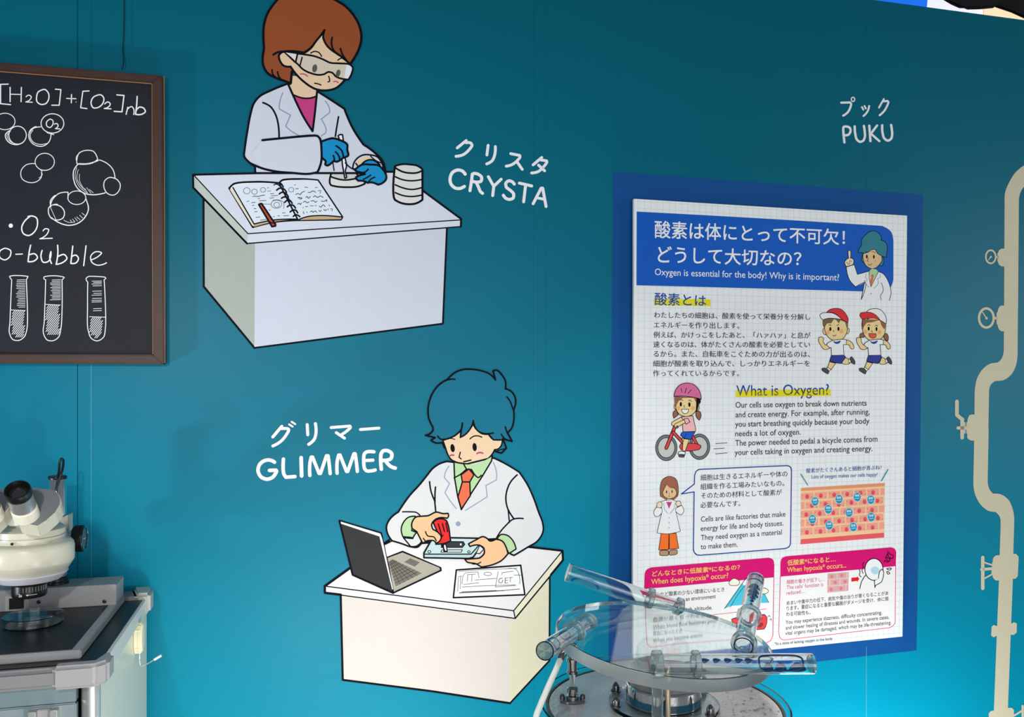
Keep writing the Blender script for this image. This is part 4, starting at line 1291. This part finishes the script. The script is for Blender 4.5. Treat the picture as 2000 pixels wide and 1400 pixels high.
# hook clipped to the cream side
hk = empty('suction_hook', cb(.0, .30, .97), 'cream plastic suction hook with bent wire on the cabinet side', 'hook')
crm = mat('hook_cream', (236, 232, 200), rough=.35)
wz = 1.0406
Mh = frame(cb(-.0035, .287, wz), U, (0, 0, 1))
lathe('hook_body', [(0, .0), (.0275, .0), (.0275, .0035), (.0262, .0045), (.0262, .0055), (.0275, .0065), (.0275, .0105), (.024, .0135), (.018, .0140), (0, .0140)], Mh, crm, hk, 40, sy=.62)
for k in range(16):
    a = math.pi * (k / 15 - .5) * 1.6
    p = Mh @ Vector((math.sin(a) * .0273, -math.cos(a) * .0273 * .62, .0005)); p2 = p + U * .010
    sweep('rib', [p, p2], .0011, crm, hk, 6)
sweep('hook_wire', [cb(.004, .285, wz - .022), cb(.0045, .285, wz - .044), cb(.008, .284, wz - .0505), cb(.020, .283, wz - .046), cb(.030, .282, wz - .040)], .0012, mat('chrome', (225, 226, 226), rough=.12, metal=1), hk, 10)
sweep('hook_tip', [cb(.029, .282, wz - .0405), cb(.041, .281, wz - .0335)], .0022, mat('tip_white', (240, 240, 232), rough=.35), hk, 12, False)

# ---- microscope
ms = empty('microscope', cb(-.15, .2, ZC), 'cream binocular microscope on a grey base standing on the cabinet', 'microscope')
mgrey = mat('scope_grey', (150, 150, 150), rough=.4, noise=.05, nscale=50)
mtop = mat('scope_top_shade', (120, 124, 126), rough=.45)  # grey for the cream housings' tops, their shade put into the colour
mcream = mat('scope_cream', (200, 198, 180), rough=.32, noise=.04, nscale=30)
mchrome = MATS['chrome']; mblack = mat('black_plastic', (20, 20, 21), rough=.35)
HT = .0125
base = box('base_plate', -.28, -.033, .023, .352, ZC, ZC + HT, mgrey, ms, .0015)
box('stage_plate', -.266, -.047, .030, .285, ZC + HT - .001, ZC + HT + .0006, mat('stage_black', (22, 26, 29), rough=.4, spec=.25), base, 0)
colbox = box('base_box', -.28, -.034, .282, .349, ZC + HT, ZC + HT + .037, mgrey, ms, .0012)
def bz(v): return ZC + HT + v
for px_, zz in ((-.038 - .015, .008), (-.158, .014)):
    M = frame(cb(px_, .2822, bz(zz)), N); lathe('screw', [(0, 0), (.0034, 0), (.0034, .0012), (.0016, .0018), (0, .0010)], M, mblack, colbox, 14)
box('socket', -.205, -.180, .2805, .283, bz(.003), bz(.024), mblack, colbox, .001)
fr_ = [(-.212, .0272), (-.173, .0272), (-.173, .0255), (-.2105, .0255)]
box('socket_frame', -.2105, -.174, .2812, .283, bz(.001), bz(.0265), mat('frame_light', (172, 172, 172), rough=.4), colbox, .0005)
COLX, COLY = -.812, 1.50
Mc = Matrix.Translation((COLX, COLY, 0))
colm = lathe('column', [(.0145, 1.139), (.0145, 1.326), (.0135, 1.3275)], Mc, mchrome, ms, 32)
lathe('column_cap', [(.0148, 1.326), (.0152, 1.327), (.0152, 1.3305), (.0142, 1.332), (0, 1.332)], Mc, mblack, ms, 32)
lathe('column_foot', [(.0185, 1.1395), (.0185, 1.1435), (.0165, 1.145), (.0165, 1.152), (.0148, 1.153)], Mc, mblack, ms, 32)
lathe('column_collar', [(.0160, 1.1545), (.0165, 1.156), (.0165, 1.166), (.0150, 1.1675)], Mc, mchrome, ms, 32)
def mp(x, y, Z): return at(x, y, Z)
sweep('lifting_loop', [mp(110, 957, 1.478), mp(112, 938, 1.478), mp(115, 920, 1.485), mp(116.5, 903, 1.49), mp(119.5, 896, 1.49), mp(123.5, 899, 1.49), mp(123, 912, 1.485), mp(118.5, 928, 1.478), mp(111, 950, 1.474), mp(108.5, 958, 1.474)], .0021, mblack, ms, 10)
# pod body round the optical axis
AX = Vector((-.799, 1.39, 0)); zb = EYE
Ma = Matrix.Translation((AX.x, AX.y, 0))
prof = [(.030, zb - .327), (.046, zb - .324), (.056, zb - .314), (.0655, zb - .299), (.0670, zb - .296), (.0670, zb - .274), (.0655, zb - .268), (.062, zb - .264), (.055, zb - .262), (.0535, zb - .258), (.0535, zb - .254), (.0515, zb - .2535), (.0515, zb - .2515), (.0535, zb - .251), (.0535, zb - .243), (.050, zb - .240), (.030, zb - .237), (.030, zb - .205), (.0, zb - .204)]
pod = lathe('pod', prof, Ma, mcream, ms, 64)
lathe('pod_skirt', [(.030, zb - .3300), (.047, zb - .3270), (.0565, zb - .3175), (.0578, zb - .3155), (.0565, zb - .3140), (.03, zb - .315)], Ma, mat('pearl', (206, 206, 212), rough=.15, spec=.7), pod, 64)
M = frame(AX + Vector((.016, -.0535, zb - .266)), (.25, -1, .3)); 
lathe('set_screw', [(0, .0), (.0022, 0), (.0022, .0012), (0, .0008)], frame(Vector((AX.x + .004, AX.y - .0545, zb - .2585)), (.05, -1, .2)), mblack, pod, 12)
# focusing carrier behind the pod
prism('focus_carrier', [cb(-.178, .20, zb - .312), cb(-.108, .20, zb - .312), cb(-.104, .30, zb - .312), cb(-.112, .345, zb - .312), cb(-.165, .345, zb - .312), cb(-.178, .30, zb - .312)], (0, 0, .040), mcream, ms, .008, 3, True)
prism('bracket', [cb(-.128, .30, zb - .268), cb(-.115, .30, zb - .268), cb(-.115, .30, zb - .236), cb(-.128, .30, zb - .242)], V * .03, mcream, ms, .0015)
obj = lathe('objective', [(.0235, zb - .333), (.0262, zb - .3345), (.0262, zb - .345), (.0262, zb - .3515), (.0245, zb - .3545), (.018, zb - .355)], Ma, mblack, ms, 48)
for k in range(72):
    a = k * 2 * math.pi / 72
    if math.sin(a) < .3 and math.cos(a) > .05:
        p = AX + Vector((math.cos(a) * .0262, math.sin(a) * .0262, 0))
        sweep('grip_rib', [p + Vector((0, 0, zb - .3355)), p + Vector((0, 0, zb - .3435))], .0005, alu, obj, 4, False) if k % 2 == 0 else None
# 2x mark with an arrow on the objective ring
def ring_mark(a0, a1, z, wd):
    v = []; f = []
    for i in range(9):
        a = a0 + (a1 - a0) * i / 8; r = .02632
        for dz in (-wd / 2, wd / 2): v.append(AX + Vector((math.cos(a) * r, math.sin(a) * r, z + dz)))
        if i: f.append((2 * i - 2, 2 * i, 2 * i + 1, 2 * i - 1))
    return v, f
mv, mf = [], []
def addm(vf):
    b = len(mv); mv.extend(vf[0]); mf.extend([tuple(i + b for i in q_) for q_ in vf[1]])
zz = zb - .3478; a_ = -math.pi / 2
addm(ring_mark(a_ + .40, a_ + .95, zz, .0006))
mv_t = text_mesh('2x', 10)
b = len(mv)
for vx, vy in mv_t[0]:
    a = a_ - .10 + vx * .22; mv.append(AX + Vector((math.cos(a) * .02633, math.sin(a) * .02633, zz - .0022 + vy * .0066)))
mf.extend([tuple(i + b for i in q_) for q_ in mv_t[1]])
b = len(mv)
for da, dz in ((.33, 0), (.44, .0014), (.44, -.0014)):
    mv.append(AX + Vector((math.cos(a_ + da) * .02636, math.sin(a_ + da) * .02636, zz + dz)))
mf.append((b, b + 1, b + 2))
link('marking', mv, mf, ink('white'), None, obj, origin=mv[0].copy())
# focus knob
kc = at(143.5, 1052, 1.475)
lathe('knob_shaft', [(.0065, -.045), (.0065, -.012), (.0085, -.012), (.0085, .0)], frame(kc, U), mchrome, ms, 24)
kn = lathe('focus_knob', [(.010, -.001), (.0215, .0), (.0225, .0015), (.0225, .0165), (.021, .018), (.0205, .0184), (.0192, .0178), (.0185, .0172), (.005, .0168), (0, .0168)], frame(kc, U), mblack, ms, 56)
lathe('knob_face', [(.0182, .0170), (.0182, .0176), (0, .0176)], frame(kc, U), mat('knob_grey', (74, 82, 88), rough=.25, metal=.3), kn, 48)
lathe('knob_rim', [(.0203, .0183), (.0207, .0189), (.0200, .0192), (.0194, .0187)], frame(kc, U), mchrome, kn, 48, closed=True)
lathe('knob_screw', [(0, .0176), (.0022, .0176), (.0022, .0190), (0, .0186)], frame(kc, U), alu, kn, 12)
for k in range(40):
    a = k * 2 * math.pi / 40; Mk = frame(kc, U)
    sweep('grip_rib', [Mk @ Vector((math.cos(a) * .0225, math.sin(a) * .0225, .002)), Mk @ Vector((math.cos(a) * .0225, math.sin(a) * .0225, .016))], .0005, mblack, kn, 4, False)
sc_ = at(119, 1043, 1.425)
lathe('clamp_screw', [(.0045, -.008), (.0045, -.001), (.0075, -.001), (.0075, .006), (.0065, .0075), (0, .0075)], frame(sc_, U + N * .25), alu, ms, 24)
# binocular head: two prism housings, mirrored about the head's middle
E_ = (Vector((0, 0, 1)) + N).normalized()
B = at(52, 1006.6, 1.31)
outl = [(345, 478), (470, 490), (560, 508), (598, 545), (615, 600), (610, 655), (560, 735), (470, 815), (380, 872), (190, 838), (152, 765), (135, 640), (200, 520), (270, 485)]
top = [onpl(x / 5.185, 860 + y / 5.185, B, E_) for x, y in outl]
smid = at(18, 1000, 1.305)
def mirror(p): return p - U * (2 * (p - smid).dot(U))
for side in (0, 1):
    g = (lambda p: p) if side == 0 else mirror
    poly = [g(p) for p in top]
    hs = prism('prism_housing', poly, E_ * -.028, mcream, ms, .0012, 2)
    cen = sum(poly, Vector()) / len(poly)
    prism('housing_top_shade', [p + (cen - p) * .035 + E_ * .00005 for p in poly], E_ * .0006, mtop, hs)  # thin plate that carries the top's shade as colour
    Me = frame(g(B), E_)
    tb = lathe('eyepiece_tube', [(.0188, 0), (.0184, .020), (.0172, .0215), (.0172, .024), (.0180, .0245)], Me, mat('tube_cream', (226, 224, 206), rough=.3), ms, 44)
    lathe('eyepiece', [(.0180, .0242), (.0177, .0255), (.0174, .046), (.0178, .048), (.0178, .052)], Me, mat('silver_grey', (168, 168, 170), rough=.32, metal=.6), tb, 44)
    lathe('eyecup', [(.0178, .051), (.0186, .0525), (.0186, .061), (.0178, .0652), (.0160, .0655), (.0142, .061), (.0142, .054), (0, .054)], Me, mblack, tb, 44)
    lathe('eyepiece_lens', [(.0142, .0555), (.011, .0575), (.006, .0588), (0, .059)], Me, mat('lens_dark', (36, 32, 34), rough=.04, spec=.9, coat=1), tb, 32)
# ---- petri dish on the stage
glass = mat('glass', (246, 250, 250), rough=.02, trans=1, ior=1.45)
Dc = Vector((-.784, 1.375, bz(.0006)))
pd = lathe('petri_dish', [(0, .0004), (.0415, .0004), (.0422, .001), (.0422, .0125), (.0408, .0125), (.0408, .0018), (0, .0018)], Matrix.Translation(Dc), glass, None, 64, closed=False)
props(pd, 'clear glass petri dish on the black microscope stage', 'petri dish')
pl_ = lathe('lid', [(0, .0165), (.0442, .0165), (.0448, .0158), (.0448, .0045), (.0437, .0045), (.0437, .0152), (0, .0152)], Matrix.Translation(Dc), glass, pd, 64)

# ------------------------------------------------------------------ spinning-tube demonstration machine
acr = mat('acrylic', (238, 248, 248), rough=.03, trans=1, ior=1.30)
acr_edge = mat('acrylic_edge', (205, 216, 218), rough=.22, trans=.8, ior=1.35)
acr_dk = mat('acrylic_smoked', (196, 208, 208), rough=.12, trans=.9, ior=1.3)
steel = mat('brushed_steel', (206, 202, 198), rough=.33, metal=.55, noise=.22, nscale=14, bump=1.0, bscale=90)
pol = mat('polished_steel', (215, 215, 215), rough=.07, metal=1)
blue = mat('blue_liquid', (0, 56, 108), rough=.15, spec=.7)
blue2 = mat('blue_liquid_light', (0, 120, 190), rough=.15, spec=.7)
MX = Vector((.243, 1.35, 0)); ZD = EYE - .520
mc = empty('bubble_machine', (MX.x, MX.y, 0), 'clear acrylic disc machine on a round steel plate in front of the poster', 'machine')
T = lambda x, y, z: Matrix.Translation((x, y, z))
Mm = T(MX.x, MX.y, 0)
lathe('pedestal', [(.15, 0), (.17, .0), (.17, .02), (.12, .05), (.11, .5), (.16, .68), (.16, .70)], Mm, mat('pedestal_grey', (120, 124, 128), rough=.5), mc, 48)
pan = lathe('steel_plate', [(.10, .70), (.175, .70), (.185, .71), (.185, ZD - .004), (.183, ZD), (.10, ZD), (.0, ZD)], Mm, steel, mc, 96)
lathe('plate_rim', [(.1845, ZD - .010), (.1885, ZD - .010), (.1885, ZD + .001), (.1845, ZD + .001)], Mm, mat('rim_dark', (70, 66, 62), rough=.3, metal=.8), mc, 96, closed=True)
lathe('guard_ring', [(.1945, .70), (.1975, .70), (.1975, ZD + .006), (.1945, ZD + .006)], Mm, acr, mc, 96, closed=True)
# water drops lying on the plate
dv = []; df = []
for k in range(700):
    a = rnd.random() * 6.283; r = .075 + .105 * math.sqrt(rnd.random()); s = .0007 + .0018 * rnd.random() ** 2
    c = Vector((MX.x + r * math.cos(a), MX.y + r * math.sin(a), ZD)); b = len(dv)
    for zz_, rr_ in ((0, 1), (.4, .8), (.62, .35)):
        for j in range(8): dv.append(c + Vector((math.cos(j * .785) * s * rr_, math.sin(j * .785) * s * rr_, zz_ * s)))
    for l in range(2):
        for j in range(8): df.append((b + l * 8 + j, b + l * 8 + (j + 1) % 8, b + l * 8 + 8 + (j + 1) % 8, b + l * 8 + 8 + j))
    df.append(tuple(b + 16 + j for j in range(8)))
wd = link('water_drops', dv, df, glass, None, mc, True, origin=dv[0].copy()); wd['kind'] = 'stuff'
# flange and hub
HB = Vector((MX.x + .001, MX.y, 0)); Mb = T(HB.x, HB.y, 0)
lathe('clear_flange', [(0, ZD + .0006), (.087, ZD + .0006), (.0875, ZD + .001), (.0875, ZD + .006), (.087, ZD + .0065), (0, ZD + .0065)], Mb, acr, mc, 80)
for a in (196, 318, 262, 100, 30, 150):
    ca, sa = math.cos(math.radians(a)), math.sin(math.radians(a))
    lathe('bolt', [(.0085, 0), (.0085, .0022), (.0060, .0024), (.0060, .0095), (.0045, .012), (.002, .0155), (0, .016)], T(HB.x + ca * .083, HB.y + sa * .083, ZD + .0065), mat('bolt_dark', (112, 110, 112), rough=.25, metal=1), mc, 6 if a % 2 else 16)
lathe('hub_drum', [(.050, ZD + .0067), (.0595, ZD + .008), (.0595, ZD + .034), (.058, ZD + .036), (.0, ZD + .036)], Mb, pol, mc, 80)
lathe('hub_window', [(.0596, ZD + .009), (.0600, ZD + .0095), (.0600, ZD + .020), (.0596, ZD + .0205)], Mb, mat('hub_blue', (20, 70, 92), rough=.1, spec=.8), mc, 80, closed=True)
lathe('hub_cap', [(.0, ZD + .0362), (.054, ZD + .0362), (.054, 1.028), (.050, 1.032), (.0, 1.032)], Mb, mat('hub_smoke', (128, 130, 128), rough=.25, trans=.25, ior=1.3), mc, 60)
for px_, r_, m_ in ((1284, .0085, acr_dk), (1305, .0035, mat('brass_rod', (206, 186, 160), rough=.25, metal=.7))):
    p_ = at(px_, 1360, 1.235); lathe('support_post', [(r_, ZD), (r_, 1.0725)], T(p_.x, p_.y, 0), m_, mc, 24)
# tilted acrylic disc
DC = Vector((MX.x - .003, 1.345, 1.086))
nD = Vector((math.sin(math.radians(5.0)), -math.sin(math.radians(3.0)), 1)).normalized()
Md = frame(DC, nD)
disc = lathe('acrylic_disc', [(0, -.012), (.168, -.012), (.1688, -.0112), (.1688, .0072), (.168, .008), (0, .008)], Md, acr, mc, 128)
lathe('disc_edge', [(.1690, -.0114), (.1704, -.0110), (.1704, .0070), (.1690, .0074)], Md, acr_edge, disc, 128, closed=True)
tubem = mat('tube_acrylic', (240, 246, 246), rough=.02, trans=1, ior=1.42)
# four clear tubes on the disc, each with two ring brackets
def tube(p0, p1, r, ringpos, open0=True, ringr=1.32, ringw=.0075):
    p0 = Vector(p0); p1 = Vector(p1); d = p1 - p0; L = d.length; M = frame(p0, d, (0, 0, 1))
    t = lathe('clear_tube', [(r * .88, 0), (r, 0), (r, L), (r * .88, L)], M, tubem, mc, 48, closed=True)
    lathe('tube_end', [(0, L - .004), (r * .87, L - .004), (r * .87, L), (0, L)], M, acr_dk, t, 36)
    for q_, w_ in ringpos:
        z0 = L * q_ - ringw / 2 * w_
        lathe('ring_bracket', [(r * 1.01, z0), (r * ringr, z0), (r * ringr, z0 + ringw * w_), (r * 1.01, z0 + ringw * w_)], M, acr_dk, t, 40, closed=True)
        c = M @ Vector((0, 0, z0 + ringw * w_ / 2)); zl = Vector((c.x, c.y, DC.z)) - nD * (((Vector((c.x, c.y, DC.z)) - DC).dot(nD)) - .008)
        ax = d.normalized(); sd = ax.cross(Vector((0, 0, 1))).normalized()
        if c.z - r * 1.2 > zl.z + .001:
            top_ = c.z - r * 1.25
            prism('bracket_foot', [Vector((c.x, c.y, zl.z)) + sd * sx_ * .006 + ax * sy_ * ringw * .5 * w_ for sx_, sy_ in ((-1, -1), (1, -1), (1, 1), (-1, 1))], (0, 0, top_ - zl.z), acr_dk, t)
    return t, M, L
def drops(t, M, r, items):
    for z, ang, ln, wdt, kind in items:
        # a flattened bead lying against the tube's inner wall
        v = []; f = []; n1, n2 = 10, 12
        for i in range(n1 + 1):
            u = i / n1; s_ = math.sin(math.pi * u) ** .8 * (1 if kind == 'o' else (.25 + .75 * (1 - u)) * 1.2)
            for j in range(n2):
                b = j * 2 * math.pi / n2; aa = ang + math.cos(b) * wdt * s_
                rr = r * .86 - .0001 - (1 + math.sin(b)) * .5 * r * .34 * s_
                v.append(M @ Vector((rr * math.cos(aa), rr * math.sin(aa), z + (u - .5) * ln)))
            if i:
                for j in range(n2): f.append(((i - 1) * n2 + j, (i - 1) * n2 + (j + 1) % n2, i * n2 + (j + 1) % n2, i * n2 + j))
        o_ = link('blue_bead', v, f, blue, None, t, True, origin=v[0].copy()); fix(o_, 1.2)
# front tube, pointing right (mark: local x of each tube frame is up)
a3 = at(1274, 1297, 1.185); b3 = at(1587, 1296, 1.200)
t3, M3, L3 = tube(a3, b3, .0145, ((.03, 1.5), (.27, 1)))
side3 = -1
def towards_cam(M):
    c = (M.inverted().to_3x3() @ (Vector((0, 0, EYE)) - M.translation)); return math.atan2(c.y, c.x)
c3 = towards_cam(M3)
drops(t3, M3, .0145, [(L3 * (x_ - 1274) / 313, c3 + (.45 if c3 < 0 else -.45), .0125, .42, 'd') for x_ in (1373, 1395, 1417, 1438, 1457)])
def loop_on_tube(t, M, r, z0, z1, ac, wa, m, rad=.0013, n=28):
    pts = []
    for i in range(n + 1):
        b = i * 2 * math.pi / n; cx, sx_ = math.cos(b), math.sin(b)
        zx = math.copysign(abs(cx) ** .6, cx); ax_ = math.copysign(abs(sx_) ** .6, sx_)
        z = (z0 + z1) / 2 + (z1 - z0) / 2 * zx; aa = ac + wa * ax_
        pts.append(M @ Vector((r * .85 * math.cos(aa), r * .85 * math.sin(aa), z)))
    return sweep('blue_ring', pts, rad, m, t, 8, False)
loop_on_tube(t3, M3, .0145, L3 * (1476 - 1274) / 313, L3 * (1562 - 1274) / 313, c3 + (.15 if c3 < 0 else -.15), .95, blue)
drops(t3, M3, .0145, [(L3 * (x_ - 1274) / 313, c3 - (.70 if c3 < 0 else -.66), l_, .85, 'o') for x_, l_ in ((1494, .015), (1518, .018), (1551, .026))])
# right tube, pointing away and up
a4 = at(1452, 1262, 1.30); b4 = at(1476, 1132, 1.50)
t4, M4, L4 = tube(a4, b4, .0150, ((.04, 1.2), (.42, 1)))
c4 = towards_cam(M4)
drops(t4, M4, .0150, [(L4 * q_, c4 - .35 * 0, l_, w_, 'o') for q_, l_, w_ in ((.66, .010, 1.0), (.72, .012, 1.05), (.79, .014, 1.1), (.50, .006, .3), (.56, .006, .35), (.61, .007, .5))])
loop_on_tube(t4, M4, .0150, L4 * .90, L4 * .985, c4, 1.3, blue, .0013)
# back tube, pointing left and up
a1 = at(1331, 1193, 1.50); b1 = at(1108, 1117, 1.50)
t1, M1, L1 = tube(a1, b1, .0165, ((.03, 1.2), (.28, 1)))
c1 = towards_cam(M1)
pts = [M1 @ Vector((.0165 * .85 * math.cos(c1 + s_), .0165 * .85 * math.sin(c1 + s_), L1 * z_)) for s_, z_ in ((-.75, .72), (-.3, .75), (-.1, .80), (-.15, .86), (-.3, .92), (-.9, .955))]
sweep('blue_streak', pts, [.0022, .0026, .0024, .0018, .002, .0022], blue2, t1, 8)
pts = [M1 @ Vector((.0165 * .85 * math.cos(c1 + .85), .0165 * .85 * math.sin(c1 + .85), L1 * z_)) for z_ in (.70, .76, .84, .93)]
sweep('blue_streak', pts, [.001, .0024, .002, .0012], blue2, t1, 8)
# left tube, pointing at the viewer
a2 = at(1152, 1214, 1.40); b2 = at(1064, 1271, 1.165)
t2, M2, L2 = tube(a2, b2, .0132, ((.10, 1.2), (.40, 1)), ringr=1.4)
c2 = towards_cam(M2)
loop_on_tube(t2, M2, .0132, L2 * .62, L2 * .78, c2 + .3, .5, blue, .0009)
lathe('end_disc', [(0, L2), (.0112, L2), (.0112, L2 + .002), (0, L2 + .002)], M2, acr, t2, 32)
loop_on_tube(t2, M2, .0132, L2 * .86, L2 * .96, c2 + .2, .8, blue, .0012)
# nozzle post at the left with its flange
nx = at(1118, 1371, .52 * F / (1371 - HZ)); nx.z = ZD; met = mat('fitting_metal', (150, 148, 146), rough=.18, metal=1)
NZ = empty('nozzle', nx); NZ.parent = mc; NZ.location = nx - mc.location
def lz(name, prof, m, n=24, sx=1, sy=1): return lathe(name, prof, T(nx.x, nx.y, ZD), m, mc, n, sx=sx, sy=sy)
bpy.data.objects.remove(NZ)
lz('nozzle_flange', [(0, 0), (.020, 0), (.021, .001), (.021, .004), (.019, .0055), (0, .0055)], met, 32, 1, .62)
lz('nozzle_base', [(.010, .0055), (.010, .011), (.0065, .012), (.0065, .016), (.009, .017), (.009, .023), (.0055, .024)], met)
lz('clear_sleeve', [(.0048, .024), (.0048, .048)], acr_dk)
lz('nozzle_fitting', [(.0055, .046), (.0090, .047), (.0090, .051), (.0072, .052), (.0072, .066), (.0095, .067), (.0095, .071), (.0075, .072), (.0075, .080), (.0055, .083), (.0, .084)], met)
for s_ in (-1, 1): lathe('flange_bolt', [(.0042, .0055), (.0042, .011), (.003, .0125), (0, .0128)], T(nx.x + s_ * .0165, nx.y, ZD), mat('bolt_dark', (1, 1, 1)), mc, 16)
e0 = Vector((nx.x - .001, nx.y, ZD + .076))
sweep('elbow_fitting', [e0, at(1114, 1277, 1.345), at(1107, 1271, 1.335), at(1100, 1276, 1.325), at(1094, 1288, 1.32)], [.0048, .0052, .0058, .0058, .0062], met, mc, 16)
hose = mat('hose', (226, 230, 222), rough=.3, trans=.3, ior=1.35)
sweep('hose', [at(1095, 1286, 1.32), at(1085, 1310, 1.30), at(1069, 1345, 1.27), at(1055, 1378, 1.25), at(1046, 1405, 1.235), at(1038, 1470, 1.22), at(1040, 1560, 1.22)], .0046, hose, mc, 16)
